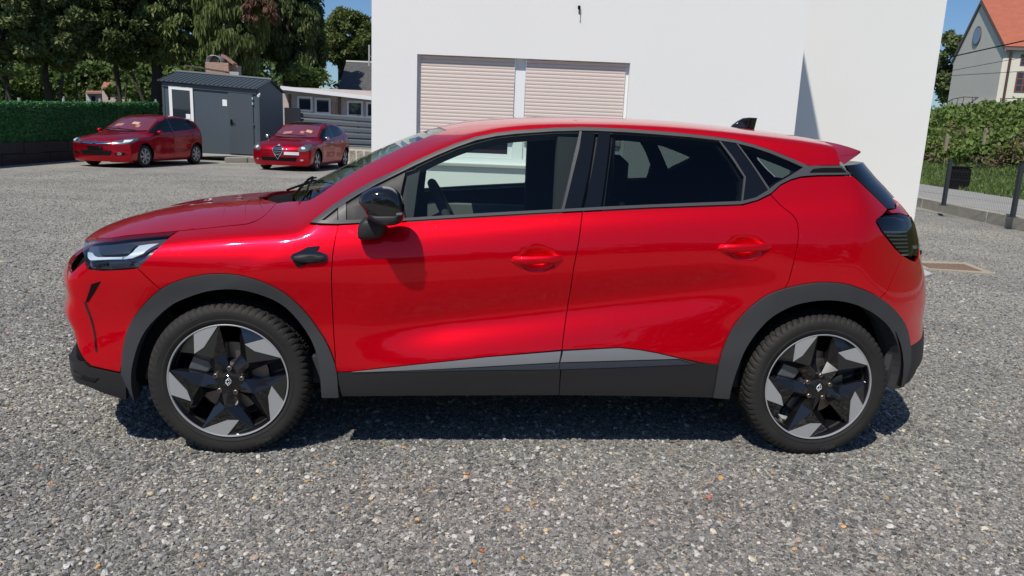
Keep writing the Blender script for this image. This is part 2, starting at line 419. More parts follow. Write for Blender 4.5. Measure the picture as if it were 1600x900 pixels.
archFo = [(190,582),(192,550),(199,518),(212,492),(230,470),(250,452),(277,439),(305,431),(337,427.5),(375,430),(412,441),(446,459),(476,486),(496,512),(513,540),(526,577),(530,620)]
archFi = [(212,626),(207,600),(208,574),(217,540),(229,516),(246,496),(264,480),(283,468.5),(326,454),(370,451),(413,461),(448,480),(479,517),(492,543),(499,568),(503,620)]
archRo = [(1113,620),(1122,570),(1130,543),(1141,518),(1153,500),(1172,480),(1200,460),(1240,447),(1283,441),(1327,445),(1367,461),(1393,481),(1406,497),(1414,512),(1420,543),(1419,570),(1409,603)]
archRi = [(1138,622),(1142,604),(1150,578),(1160,552),(1173,530),(1188,511),(1207,493),(1243,475),(1287,468),(1327,472.5),(1360,487),(1387,512),(1399,540),(1402,563),(1400,585),(1393,607)]
t3 = sh.trace
def xz(pts): P = t3(pts); return [tuple(p) for p in P[:, [0, 2]]]
AFo = smooth_line(xz(archFo)); AFi = smooth_line(xz(archFi)); ARo = smooth_line(xz(archRo)); ARi = smooth_line(xz(archRi))
AFi = [tuple(p) for p in AFi]
# --- wheel arch trims ---
R.panel('wheel_arch_trim', list(AFo)+list(AFi)[::-1], PLAST, off=.012, thick=.10, res=.02, gap=.001)
R.panel('wheel_arch_trim', list(ARo)+list(ARi)[::-1], PLAST, off=.012, thick=.10, res=.02, gap=.001)
# --- doors ---
gapAB = xz([(910,331),(905,372),(896,420),(887,480),(881,520),(878,547)])
gapF = xz([(528.5,352),(524,372),(519.5,400),(518,430),(519,470),(521,515),(524,560),(524.5,581.7)])
redlow1 = xz([(524.5,581.7),(549,580.5),(650,569),(760,557.5),(878,547)])
redlow2 = xz([(878,547),(967,543),(1000,546.5),(1028,551.5),(1060,559),(1097,567),(1122,568.5)])
belt1 = xz([(528.5,352),(561,350),(630,346.8),(742,340),(830,335),(910,331)])
belt2 = xz([(910,331),(1016,325.8),(1110,322.5),(1160,320.5),(1185,313.5),(1204,304)])
rearg = smooth_line(xz([(1204,304),(1221,322),(1238,335),(1245,345),(1247.5,360),(1246,382.5),(1240,410),(1232,440),(1229,449.5)]))
j = min(range(len(ARo)), key=lambda i: np.hypot(*(np.array(ARo[i])-np.array(rearg[-1]))))
door1 = redlow1[:-1]+gapAB[::-1]+belt1[::-1][1:]+gapF[1:-1]
R.panel('front_door', door1, RED, res=.02)
ar_door = [tuple(p) for p in ARo[:j+1]]; k0 = min(range(len(ar_door)), key=lambda i: abs(ar_door[i][1]-redlow2[-1][1]))
door2 = redlow2[:-1]+ar_door[k0:]+[tuple(p) for p in rearg[::-1][1:]]+belt2[::-1][1:]+gapAB[1:-1]
R.panel('rear_door', door2, RED, res=.02)
# --- sill cladding on each door, silver insert and dark strip ---
sb1 = xz([(534.5,619),(660,618),(780,617.5),(873,617.3)]); sb2 = xz([(873,617.3),(960,618),(1050,619.5),(1113,621)])
gl = xz([(878,547),(875.5,580)])[1]
c1 = xz([(524.5,581.7)])[0]
R.panel('door_cladding', sb1+[xz([(877,548)])[0]]+redlow1[::-1][1:], PLASTD, off=.004, res=.03)
R.panel('door_cladding', sb2+ar_door[:k0+1][::1][1:]+redlow2[::-1]+[], PLASTD, off=.004, res=.03)
R.panel('silver_insert', xz([(552,581.3),(577,581.0),(720,574.5),(873.5,566.0),(877,548)])+redlow1[::-1][1:-1], SILVER, off=.009, thick=.006, res=.03)
R.panel('silver_insert', xz([(879,548),(874.5,566),(990,562.5),(1060,560.5),(1085,567)])+redlow2[::-1][2:-1], SILVER, off=.009, thick=.006, res=.03)
R.panel('dark_strip', xz([(582,581.5),(720,578.2),(872.6,576.5),(873.6,567),(720,574.9),(640,578)]), INS2, off=.006, thick=.004, res=.03, gap=0)
R.panel('dark_strip', xz([(874.0,576.5),(990,572.5),(1084,568.5),(1060,561.5),(990,563.5),(875,567)]), INS2, off=.006, thick=.004, res=.03, gap=0)
# --- front wing ---
hoodcut = smooth_line(xz([(280,360.3),(315,357),(350,353.3),(387,349.5),(400,345),(412.5,337.5),(422,328),(432,317)]), .02)
archW = [tuple(p) for p in AFo]; ia = min(range(len(archW)), key=lambda i: np.hypot(*(np.array(archW[i])-np.array(xz([(245,455)])[0]))))
ib = min(range(len(archW)), key=lambda i: abs(archW[i][1]-gapF[-1][1]) + (0 if archW[i][0] > 0 else 9))
lampR = xz([(215,419),(232,402),(250,385),(265,370),(280,360.3)])
apb = xz([(490,313),(483,348)])
wing = archW[ia:ib+1]+gapF[::-1]+xz([(500,352.5),(485,350)])+[apb[0]]+xz([(460,314)])+[tuple(p) for p in hoodcut[::-1]]+lampR[::-1][1:]
R.panel('front_wing', wing, RED, res=.02)
# --- rear quarter ---
trimlow = xz([(1204,304),(1219,290),(1235,282),(1251,277.5),(1276,275.5),(1332,274.5)])
glassE = xz([(1332,274.5),(1343,284),(1352,293),(1364,304),(1376,316),(1386,326)])
lampL = xz([(1386,328),(1378,337),(1370,343),(1369,348),(1377,362),(1387,374),(1398,388),(1410,399)])
seamR = xz([(1410,399),(1402,418),(1394,437),(1386,455),(1377,466)])
i1 = j; i2 = min(range(len(ARo)), key=lambda i: np.hypot(*(np.array(ARo[i])-np.array(seamR[-1]))))
quarter = [tuple(p) for p in ARo[i1:i2+1]]+seamR[::-1][1:]+lampL[::-1][1:]+glassE[::-1]+trimlow[::-1][1:]+[tuple(p) for p in rearg[1:-1]]
R.panel('rear_quarter', quarter, RED, res=.02)
# --- tail: lower body wraps round the back ---
PV = 2.35
def cy(pts, proj='rear', piv=PV): return [tuple(p) for p in R.poly(pts, proj, piv)]
thR = lambda x, z: ('w', x, z)
arc_low = [tuple(R.to2(sh.side(np.array([p[0]]), np.array([p[1]]))[0], 'rear', PV)) for p in ARo[i2:]]
redz = cy([(1421,543),(1432,536),(1440,529)])
izr = min(range(len(arc_low)), key=lambda i: abs(arc_low[i][1]-redz[0][1]))
bump = arc_low[:izr+1]+redz[1:]+[(.55, redz[-1][1]+.03), (.3, .62), (0., .62), (0., .93), (.45, .94), (.56, .955)]+cy([(1431,409)])+cy([(1422,406),(1410,399),(1402,418),(1394,437),(1386,455)])
R.panel('rear_bumper', bump, RED, 'rear', PV, res=.03)
low = arc_low[izr:]+cy([(1420,596),(1428,584),(1431,577)])+[(.4, .46), (0., .46), (0., .61), (.3, .61)]+[(.55, redz[-1][1]+.02)]+redz[::-1]
R.panel('rear_valance', low, PLASTD, 'rear', PV, off=.004, res=.03)
R.panel('tailgate', [(0., .945), (.45, .955), (.56, .963), (.612, .973), (.624, 1.113), (.72, 1.119), (.807, 1.134), (.893, 1.136), (.918, 1.150), (.83, 1.155), (.738, 1.167), (.48, 1.189), (0., 1.208)], RED, 'rear', PV, res=.03)
lamp = cy([(1410,398),(1398,387),(1387,373),(1377,361),(1369,347),(1370,343),(1380,337.5),(1395,335.5),(1407,335),(1418,339)])
thl = lamp[-1][0]; lamp = lamp+[(thl-.09, lamp[-1][1]-.004), (thl-.10, lamp[0][1]+.02), (thl-.02, lamp[0][1]-.02)]
TLs = R.panel('tail_light', lamp, GLOSS, 'rear', PV, off=-.022, thick=.02, res=.03, gap=.001)
R.panel('lamp_lens', lamp, GSMOKE, 'rear', PV, off=.004, thick=.012, res=.03, gap=.001, parent=TLs)
for i in range(7):
    y = 361+i*6.0; xl = 1383+i*4.6; xr_ = 1419.5+i*.6
    R.panel('light_bar', cy([(xl, y),(xr_, y-.5),(xr_, y+2.0),(xl+2, y+2.3)]), LAMPW, 'rear', PV, off=-.008, thick=.01, res=.05, gap=0, parent=TLs)
# --- nose ---
PF = .15
def cf(pts): return [tuple(p) for p in R.poly(pts, 'front', PF)]
afc = [tuple(R.to2(sh.side(np.array([p[0]]), np.array([p[1]]))[0], 'front', PF)) for p in AFo[:ia+1]]
rb = cf([(188,582),(165,577),(143,572),(133,563)])
zb0 = rb[-1][1]
lowlamp = cf([(215,419),(190,421.5),(162,423),(138,421),(134,407)])
tl = lowlamp[-1][0]
bumpF = afc[::-1][:1]+cf([(230,434),(215,419)])+lowlamp[1:]+[(tl-.05, .79), (.25, .80), (0., .80), (0., .66), (.22, .64), (.32, .60)]+cf([(115.5,520)])+cf([(122,542)])+[rb[-1]]+rb[::-1][1:]+afc[1:-1]
R.panel('front_bumper', bumpF, RED, 'front', PF, res=.025)
R.panel('grille', [(0., .65), (.22, .63), (.32, .61)]+cf([(114,518)])+cf([(126,542),(137,566)])+[(.55, zb0-.03), (.55, .40), (0., .38)], BLACK, 'front', PF, off=-.02, thick=.02, res=.04)
cr = [(rb[0][0], rb[0][1]-.003)]; lowb = cf([(200,624),(188,621),(165,614),(137,602),(116,583),(110,571)])
lowF = cf([(202,582.5)])+[(p[0], p[1]-.004) for p in rb]+[(.66, .385), (.5, .355), (0., .355), (0., .23), (.5, .24)]+lowb[::-1][1:]
R.panel('front_valance', lowF, PLASTD, 'front', PF, off=.010, thick=.03, res=.03)
R.panel('air_inlet', cf([(118,576),(128,582),(146,588),(158,588),(150,596),(135,592),(122,585)]), GLOSS, 'front', PF, off=.014, thick=.006, res=.03)
R.panel('light_blade', cf([(131,472),(134,471.5),(152,549),(149.5,550)]), MATS['gloss_black'], 'front', PF, off=.003, thick=.006, res=.02, gap=0)
R.panel('air_slot', cf([(143,444),(158,439),(149,455),(138,472),(134,471)]), BLACK, 'front', PF, off=.002, thick=.004, res=.02, gap=0)
hl = cf([(215,419),(232,402),(250,385),(265,370),(275,361.5),(245,364.5),(212,367.5),(170,372.5),(134,376.5),(131,383),(132,402),(137.5,421),(162,423.5)])
hl = [q for q in hl]
HLs = R.panel('headlight', hl, LAMPG, 'front', PF, off=-.030, thick=.02, res=.03, gap=.001)
R.panel('lamp_lens', hl, GLAMP, 'front', PF, off=.001, thick=.025, res=.03, gap=.0015, parent=HLs)
R.panel('light_block', cf([(189,404.5),(204,403),(221,395),(233,384),(247,376.5),(232,377.5),(216,380),(206,391),(198,398)]), LAMPW, 'front', PF, off=-.012, thick=.012, res=.03, gap=0, parent=HLs)
R.panel('light_block', cf([(138,404),(188,404.5),(189,400.5),(150,398.5),(142,391),(134,390)]), LAMPW, 'front', PF, off=-.013, thick=.012, res=.03, gap=0, parent=HLs)
R.panel('light_block', cf([(140,409),(165,409),(164,417),(143,417)]), GLOSS, 'front', PF, off=-.014, thick=.012, res=.03, gap=0, parent=HLs)
R.panel('light_block', cf([(168,409),(200,408.5),(204,412),(198,416.5),(168,417)]), INS2, 'front', PF, off=-.014, thick=.012, res=.03, gap=0, parent=HLs)
R.panel('light_block', cf([(152,379),(200,375),(212,378),(200,392),(160,394),(152,388)]), INS2, 'front', PF, off=-.016, thick=.012, res=.03, gap=0, parent=HLs)

# --- bonnet: from the near shut line to the far one ---
hc = sh.trace(np.array([(131,375.5),(165,371.5),(200,367.3),(240,363.7),(280,360.0),(315,356.8),(350,353),(387,349),(400,344.5),(412.5,337),(422,327.5),(432,316.5)]))
hc = np.array(smooth_line([tuple(p) for p in hc], .025)); hc = hc[np.linspace(0, len(hc)-1, 54).astype(int)]
n = len(hc); s_ = np.linspace(0, 1, 60); G = np.zeros((len(s_), n, 3))
for i, t in enumerate(s_):
    w = 2*t-1                                     # -1 near .. 1 far
    for jn in range(n):
        p = hc[jn]; f = jn/(n-1); u = YC-p[1]; yy = YC+w*u*(1.0)
        bow = (1-w*w)*(-.20*(1-f)**1.5-.17*f**2.)
        if f < .5: bow *= 1
        xx = p[0]+bow; G[i, jn] = (xx, yy, p[2]+(1-w*w)*.08)
for jn in range(n): G[:, jn, 2] = np.clip(G[:, jn, 2], .79, 1.2)
R.grid('bonnet', G, RED, skirt=.02)
# cowl (black scuttle between bonnet and windscreen) and wipers
# --- windscreen, A-pillar rail and roof ---
apx = [(462,314),(483,313.5),(500,304),(524,287),(555,268.5),(586,251),(618,235.5),(649,221.5),(675,211.5),(698,203.5)]
AP = sh.trace(np.array(apx)); AP = np.array(smooth_line([tuple(p) for p in AP], .03))
def grid_between(A, nU, fx):
    A = A[np.linspace(0, len(A)-1, 40).astype(int)]; G = np.zeros((nU, len(A), 3))
    for i, t in enumerate(np.linspace(-1, 1, nU)):
        for jn, p in enumerate(A): u = YC-p[1]; G[i, jn] = (p[0]+fx(t, u), YC+t*u, p[2]+.03*(1-t*t))
    return G
WS = grid_between(AP[:], 40, lambda t, u: -.33*u*u*(1-t*t)); R.grid('windscreen', WS, GWIND, off=-.002, skirt=0)
DBG = dict(AP=AP, hc=hc)
# rail: trim top edge -> roof line
tt = [(484.5,347),(520,320.5),(555,298),(586,281),(617.5,266.5),(648,251.5),(680,237),(711,224),(742.5,213.7),(775,207),(805,203.3),(867.5,199.2),(908,198),(932,198.5),(975,200.8),(1016,203.5),(1050,206),(1079,209),(1115,213),(1147.5,217.5),(1176,225),(1204,234),(1234,246),(1263,258.2),(1285,258),(1313,257.8)]
TT = np.array(smooth_line([tuple(p) for p in sh.trace(np.array(tt))], .03))
tops = [tuple(p) for p in AP[3:]]; xr_start = AP[-1][0]
def roofpt(x, u):
    z = sh.bis(lambda z: sh.F0(np.full_like(z, x), np.full_like(z, u), z), np.array([.9 if x < .6 else 1.25]), np.array([1.7]))[0]; return (x, YC-u, float(z))
uAP = YC-AP[-1][1]
for x in np.arange(xr_start+.05, 2.62, .05): tops.append(roofpt(x, uAP+(.60-uAP)*float(sm(x, xr_start, xr_start+.3))-.03*float(sm(x, 2.2, 2.9))))
spl_bot = sh.trace(np.array([(1277,221),(1290,233),(1305,245),(1319,257)]))
tops.append(tuple(roofpt(2.64, .56)))
TP = np.array(smooth_line(tops, .03))
def resamp(A, n):
    d = np.r_[0, np.cumsum(np.linalg.norm(np.diff(A, axis=0), axis=1))]; t = np.linspace(0, d[-1], n); return np.stack([np.interp(t, d, A[:, i]) for i in range(3)], 1)
nC = 110; A_ = resamp(TT, nC); B_ = resamp(TP, nC)
# keep both boundaries at like stations
G = np.zeros((14, nC, 3)); nr = 14
NA = sh.nrm(sh.newt(A_.copy())); NB = sh.nrm(sh.newt(B_.copy()))
for i in range(nr):
    t = i/(nr-1); L = A_*(1-t)+B_*t; G[i] = L+(NA*(1-t)+NB*t)*(.12*t*(1-t))*np.linalg.norm(B_-A_, axis=1)[:, None]
R.grid('roof_rail', G, RED, mirror=True, skirt=.012)
# roof panel between the two rails
rt = [p for p in TP if p[0] >= xr_start-.001]; rt = resamp(np.array(rt), 60); G = np.zeros((36, 60, 3))
for i, t in enumerate(np.linspace(-1, 1, 36)):
    for jn, p in enumerate(rt):
        u = YC-p[1]; f = jn/59; G[i, jn] = (p[0]-.30*u*u*(1-t*t)*(1-f)**3+.10*(1-t*t)*f**3, YC+t*(u-.003), p[2]+.02*(1-t*t))
R.grid('roof', G, RED, skirt=.012)
G2 = G.copy(); R.grid('headliner', G2, INTER, off=-.035, skirt=0)
# spoiler: top sheet + underside, sticks out behind
tip = onY(1344.5, 236, .30); s0 = resamp(np.array([tuple(p) for p in np.vstack([TP[-1:], G[-1:, -1][:0]])]) if False else np.array([TP[-1], spl_bot[1], spl_bot[3]]), 8)
MBs = MB(); rows = []
U_ = np.linspace(-1, 1, 41)
def edge_tail(t):                                  # rear edge of the roof panel
    u = YC-TP[-1][1]; p = np.array([TP[-1][0]+.10*(1-t*t), YC+t*u, 0]); p[2] = roofpt(p[0], abs(t*u))[2]; return p
top = []; 
for t in U_:
    a = edge_tail(t)+np.array([.003, 0, .000]); ue = .585; b = np.array([tip[0]+.11*(1-abs(t)**2.2), YC+t*ue, tip[2]+.006*(1-t*t)])
    c_ = b+np.array([-.012, 0, -.020]); d_ = np.array([a[0]+.10, a[1], a[2]-.095-.01*t*t])
    m1 = a*.5+b*.5+np.array([0, 0, .007]); top.append([a, a*.75+b*.25+np.array([0,0,.005]), m1, a*.25+b*.75+np.array([0,0,.005]), b, b+np.array([.002, 0, -.007]), c_, d_])
V = np.array(top).reshape(-1, 3); q = 8; F = [(i*q+k, i*q+k+1, (i+1)*q+k+1, (i+1)*q+k) for i in range(40) for k in range(q-1)]
# side closing faces
nb = len(V); sideP = [tuple(x) for x in spl_bot]
SB = np.array([spl_bot[0], spl_bot[1], spl_bot[2], spl_bot[3]]); 
V = list(V)
for side in (0, 1):
    row = 0 if side == 0 else 40
    sp = [np.array(p) for p in SB]
    if side: sp = [np.array([p[0], 2*YC-p[1], p[2]]) for p in sp]
    k = len(V); V += sp; ids = [row*q+z_ for z_ in (0, 2, 4, 6)]
    for z_ in range(3):
        f = (ids[z_], ids[z_+1], k+min(z_+1, 3), k+z_); F.append(f if side else f[::-1])
spo = mesh_obj('roof_spoiler', np.array(V)-R.base, F, RED, car)
# --- windows: trim ring, panes, pillar covers ---
outer = xz([(485,348.8),(528.5,350.5),(561,349),(630,345.8),(742,339),(830,334),(910,330),(1016,324.8),(1110,321.5),(1158,319.8),(1183,313),(1204,302.5),(1219,288.5),(1236,280.5),(1251,276.3),(1276,274.3),(1330,273.5),(1313,259)])
topx = [(1285,259.3),(1262,259.3),(1234,247.2),(1204,235.2),(1176,226.2),(1147.5,218.8),(1115,214.3),(1079,210.3),(1050,207.3),(1016,204.8),(975,202),(932,199.8),(908,199.2),(867.5,200.4),(805,204.6),(775,208.3),(742.5,215),(711,225.3),(680,238.3),(648,252.8),(617.5,267.8),(586,282.2),(555,299.3),(520,321.8)]
outer2 = outer+xz(topx)
inner = xz([(503,345),(528,344.5),(561,343.5),(632,341),(742,334),(830,329.3),(878,327),(945,323.2),(1016,320),(1110,316.3),(1158,314.6),(1180,309),(1199,297.5),(1213,286.5),(1232,276),(1254,262),(1233,252.6),(1204,240.5),(1176,231),(1147,223.8),(1115,219.3),(1079,215.2),(1016,210),(975,207.3),(932,205.5),(908,205),(867,206),(806,210),(776,213.5),(744,220),(713,231),(683,243.5),(651,258),(621,273),(590,288.5),(559,306),(528,325.5)])
R.panel('window_trim', outer2, TRIM, off=.006, thick=.015, res=.03, holes=[inner], gap=.001)
inr = lambda pts: xz(pts)
R.panel('front_window', inr([(633,341.5),(742,334.6),(830,329.8),(878,327.5),(884,306),(893,266),(901,232),(906.5,204.5),(867,205.5),(806,209.5),(776,213),(744,219.5),(713,230.5),(683,243),(651,257.5),(634,265)]), GCLEAR, off=-.006, thick=0, res=.04, gap=0)
R.panel('sail_panel', inr([(541,344.5),(633,341.8),(626,300),(634,264.5),(621,272.5),(590,288),(559,305.5),(541,317)]), PLASTD, off=-.004, thick=.01, res=.04, gap=0)
R.panel('corner_pane', inr([(502,345.6),(527,345),(527,325.5)]), PLAST, off=-.003, thick=.01, res=.04, gap=0)
R.panel('corner_pillar', inr([(529,345),(541,344.5),(541,316.5),(529,325)]), TRIM, off=.004, thick=.01, res=.04, gap=0)
R.panel('pillar_cover', inr([(881,327.2),(908,326),(920,270),(930,205),(910,204.5),(904,235),(895,272)]), PILL, off=.002, thick=.02, res=.04, gap=.001)
R.panel('pillar_cover', inr([(912,325.7),(939,323.5),(947,268),(954,206.5),(935,205.2),(924,272)]), PILL, off=.002, thick=.02, res=.04, gap=.001)
R.panel('window_edge', inr([(877.5,327.4),(881.5,327.2),(896,268),(905,232),(909,204.6),(905.5,204.8),(892,265)]), CHROME if False else TRIM, off=.004, thick=.01, res=.04, gap=0)
R.panel('rear_window', inr([(942,323.6),(1016,320.4),(1110,316.7),(1158,315),(1160.5,300),(1162.5,277),(1144,247),(1122,219.5),(1079,214.8),(1016,209.6),(957,206.5),(949,268)]), GDARK, off=-.006, thick=0, res=.04, gap=0)
R.panel('pillar_cover', inr([(1159.5,315),(1180,309.3),(1199.5,297.8),(1174,258),(1148,223.5),(1124,220),(1145,247.5),(1164,277)]), PILL, off=.002, thick=.02, res=.04, gap=.001)
R.panel('window_edge', inr([(1158.2,315),(1160.5,315),(1165,277),(1146,247),(1124.5,219.8),(1122,219.5),(1143,248),(1162,277)]), TRIM, off=.004, thick=.01, res=.04, gap=0)
R.panel('quarter_window', inr([(1203,296.5),(1213,287),(1232,276.5),(1254,262.3),(1233,252.2),(1204,240),(1176,230.6),(1152,224.3),(1177,257)]), GDARK, off=-.004, thick=0, res=.04, gap=0)
R.panel('window_edge', inr([(1200,298),(1203,296.2),(1176,256.5),(1151.5,223.6),(1148.8,223.2),(1174,257.5)]), TRIM, off=.004, thick=.01, res=.04, gap=0)
R.panel('side_slot', inr([(1264,270.3),(1269,265),(1285,263.2),(1313,263.2),(1321,270)]), BLACK, off=.008, thick=.006, res=.04, gap=0)
# tail screen side panel (gloss black) and tailgate glass
sp_ = [tuple(p) for p in R.poly([(1321,258.5),(1330,272),(1343,284),(1352,293),(1364,304),(1376,316),(1386,326)], 'rear', PV)]
bk = [(p[0]*.80, p[1]+.012) for p in sp_[::-1]]
R.panel('tailgate_side_glass', sp_+[(sp_[-1][0]*.9, sp_[-1][1]+.0)]+bk[1:]+[], PILL, 'rear', PV, off=.001, thick=.01, res=.03, gap=0)
R.panel('tailgate_window', [(0, 1.21), (.38, 1.20), (.48, 1.19)]+[(p[0]*.79, p[1]+.012) for p in sp_[::-1][1:]]+[(0, sp_[0][1]+.012)], GDARK, 'rear', PV, res=.04, gap=0, thick=0)
# --- antenna fin ---
fin = [tuple(onY(*p_, YC)[[0, 2]]) for p_ in [(1144,195),(1152,189),(1160,184.5),(1170,183.3),(1183,184),(1180.5,193),(1178,203),(1140,200)]]
R.pillow('roof_antenna', fin, YC, .02, .02, GLOSS, mirror=False, rings=4, pw=.5)
# --- handles ---
for (x0, x1, yc_, Yh) in ((795, 883, 405.5, .03), (1120, 1209, 386.5, .03)):
    cx = (x0+x1)/2; b = sh.trace([(cx, yc_)])[0]; pts = []
    a0 = onY(x0, yc_+2, b[1]-.02); a1 = onY(x1, yc_-1, b[1]-.02); V = []; F = []; n1, n2 = 19, 12
    for i in range(n1):
        t = i/(n1-1); c_ = a0*(1-t)+a1*t; en = (1-abs(2*t-1)**6)**.5; hh = .0205*max(en, .05)*(1-.12*t); yy = b[1]-.006-.030*(1-abs(2*t-1)**3.2)
        for k in range(n2):
            an = 2*PI*k/n2; V.append((c_[0], yy+.011*math.cos(an), c_[2]+hh*math.sin(an)*(1 if math.sin(an) > 0 else .85)))
    for i in range(n1-1):
        for k in range(n2): F.append((i*n2+k, (i+1)*n2+k, (i+1)*n2+(k+1) % n2, i*n2+(k+1) % n2))
    F += [tuple(range(n2)), tuple(range((n1-1)*n2, n1*n2))[::-1]]
    R.emit('door_handle', V, F, RED)
# --- black fin on the wing ---
vq = [(454,402),(458,397),(466,394),(474,390),(480,386.5),(499,384.5),(497,389),(493,392.5),(500,393.5),(511,398),(512.5,404),(510,409),(495,411),(480,412.5),(470,417),(464,416.5)]
R.panel('wing_vent', xz(vq), GLOSS, off=.006, thick=.012, res=.02, gap=0)
bv = sh.trace([(485,403)])[0]
R.pillow('wing_vent_fin', xz([(458,401),(468,397.5),(490,396),(508,399),(511,404),(505,408),(485,410.5),(466,409.5),(458,406)]), bv[1]-.005, .016, .004, PLASTD, rings=4, pw=.6)
# --- door mirror ---
ym = -.075
def at(Y, pts): return [tuple(onY(*p_, Y)[[0, 2]]) for p_ in pts]
cap = at(ym, [(560.4,316),(561,311),(563.5,305),(568.5,300),(576,295.8),(583,293),(590,291.3),(599,290.8),(607.5,291.5),(615,293.7),(621,297.5),(627,305),(630,312),(632,320),(632.5,330),(631.5,341),(627,348),(618,351),(607.5,351.5),(596,349.5),(584,345),(574,338),(569.5,328)])
R.pillow('mirror_shell', cap, ym, .075, .055, GLOSS, rings=9, pw=.75)
R.pillow('mirror_indicator', at(ym-.072, [(577,332.5),(600,334),(628,332.5),(629,334.5),(628,336.5),(600,337),(583,336.5)]), ym-.060, .010, .004, MATS['brushed_insert'], rings=3, pw=.5)
R.pillow('mirror_lower', at(ym, [(573,331),(631,331),(630.5,341),(626,347.5),(618,350.5),(607.5,351.2),(596,349.5),(584,345),(576,339.5)]), ym-.01, .071, .03, PLASTD, rings=7, pw=.8)
foot = at(-.01, [(570,340),(563,346),(558.3,355),(557.5,364),(558.2,372),(563,375.5),(577,375),(592,373),(599,366),(602,356),(606,347),(600,340)])
R.pillow('mirror_arm', foot, .01, .05, .05, PLASTD, rings=6, pw=.7)
R.pillow('mirror_glass', at(ym, [(624,306),(628,316),(629,332),(626,341),(622,342),(620,312)]), ym+.02, .01, .03, CHROME, rings=3, pw=.5)

# --- inner body (dark structure behind the panels) ---
hull = [(-.60, .40)]+[(p[0]-.0, p[1]) for p in xz([(205,500),(225,462),(240,430)])][:0]
AFx = [(p[0], p[1]) for p in AFi]; ARx = [tuple(p) for p in ARi]
body = [(-.55, .34), (AFx[0][0]-.01, .30)]+[(AFx[0][0], AFx[0][1]+.02)]+AFx[1:-1]+[(AFx[-1][0], .29)]+[(ARx[0][0], .29)]+ARx[1:-1]+[(ARx[-1][0], ARx[-1][1])]+[(3.02, .40), (3.06, .6), (3.04, .8), (2.98, 1.0), (2.86, 1.2), (2.72, 1.33), (2.62, 1.40)]
ub = xz([(1235,222),(1147,211),(1016,197),(908,192),(805,197),(742,206),(680,229),(617,258),(555,290),(500,320)])
body = body+ub+[(.30, .99), (.1, .93), (-.2, .86), (-.5, .78), (-.60, .70), (-.60, .5)]
wf = inr([(645,340.5),(742,336),(876,329),(886,290),(900,228),(905,207),(867,208.5),(806,212.5),(776,216),(744,223),(713,233.5),(683,246.5),(655,261)])
wr = inr([(946,321),(1110,314.5),(1155,312),(1158,300),(1158,279),(1141,250),(1119,222),(1079,217.5),(1016,212.5),(960,209.5),(952,268)])
wq = inr([(1201,292),(1211,284.5),(1230,273.5),(1248,262),(1230,254),(1204,243.5),(1178,234),(1160,229),(1181,259)])
R.panel('inner_body', body, INTER, off=-.024, thick=.03, res=.05, holes=[wf, wr, wq], gap=0)
# inner shells of nose and tail so no gap shows through
R.panel('inner_nose', [(0, .25), (1.05, .33), (1.15, .6), (1.1, .78), (.95, .92), (.5, .86), (0, .82)], BLACK, 'front', PF, off=-.04, thick=0, res=.06, gap=0)
R.panel('inner_tail', [(0, .5), (.8, .52), (.9, .62), (.88, .9), (.7, 1.1), (0, 1.15)], BLACK, 'rear', PV, off=-.04, thick=0, res=.06, gap=0)
m = MB(); m.box((-.45, .14, .27), (3.0, 1.63, .30)); m.box((-.6, .35, .30), (2.9, 1.42, .36))
for wx in (0, 2.639):
    pass
m.build('underbody', BLACK, car).location = (-R.base[0], -R.base[1], 0)
for wx in (0, 2.639):                        # wheel housings
    for sg in (0, 1):
        m = MB()
        ya, yb = (.05, .42) if not sg else (1.72, 1.35); V = []; n = 26; rr = .425
        for k in range(n+1):
            an = PI*(-.03+1.06*k/n); V += [(wx+rr*math.cos(an), ya, .37+rr*math.sin(an)), (wx+rr*math.cos(an), yb, .37+rr*math.sin(an))]
        F = [(2*k, 2*k+1, 2*k+3, 2*k+2) for k in range(n)]; V.append((wx, yb, .3)); F += [(2*k+1, 2*k+3, len(V)-1) for k in range(n)]; m.add(V, F); m.build('wheel_housing', BLACK, car).location = (-R.base[0], -R.base[1], 0)
m = MB(); m.box((2.18, .03, .235), (2.20, .20, .42)); o = m.build('mud_flap', BLACK, car); o.location = (-R.base[0], -R.base[1], 0)

# --- cabin ---
def lb(name, mb, m, lab=None): o = mb.build(name, m, car, smooth=True, label=lab); o.location = (-R.base[0], -R.base[1], 0); return o
m = MB(); m.box((.0, .12, .3), (3.0, 1.65, .42)); m.box((.35, .13, .42), (.62, 1.64, .98)); lb('cabin_floor', m, INTER)
m = MB()
prof = [(.36, 1.00), (.42, 1.03), (.55, 1.045), (.70, 1.04), (.74, .99), (.68, .86), (.60, .6), (.36, .6)]
m.prism([(x, .15, z) for x, z in prof], (0, 1.47, 0)); wb(lb('dashboard', m, INTER), .02, 3)
m = MB(); m.obox((.70, .72, .93), (.03, 0, 0), (0, .20, 0), (-.035, 0, .19)); lb('screen', m, INTG)
m = MB(); m.obox((.735, .74, .945), (.004, 0, 0), (0, .16, 0), (-.029, 0, .16)); lb('screen_face', m, MATS['lamp_grey'])
m = MB(); c0 = np.array([.93, .50, 1.015]); ax = np.array([.88, 0, .47]); e1 = np.array([0, 1., 0]); e2 = np.cross(ax, e1); e2 /= np.linalg.norm(e2)
m.tube([c0+.185*(e1*math.cos(a)+e2*math.sin(a)) for a in np.linspace(0, 2*PI, 41)], .021, 8, cap=False)
for a in (0, PI, -PI/2): m.tube([c0-.03*ax, c0+.18*(e1*math.cos(a)+e2*math.sin(a))*(1)], .018, 6)
m.tube([c0-ax*.26, c0], .045, 10); lb('steering_wheel', m, INTER)
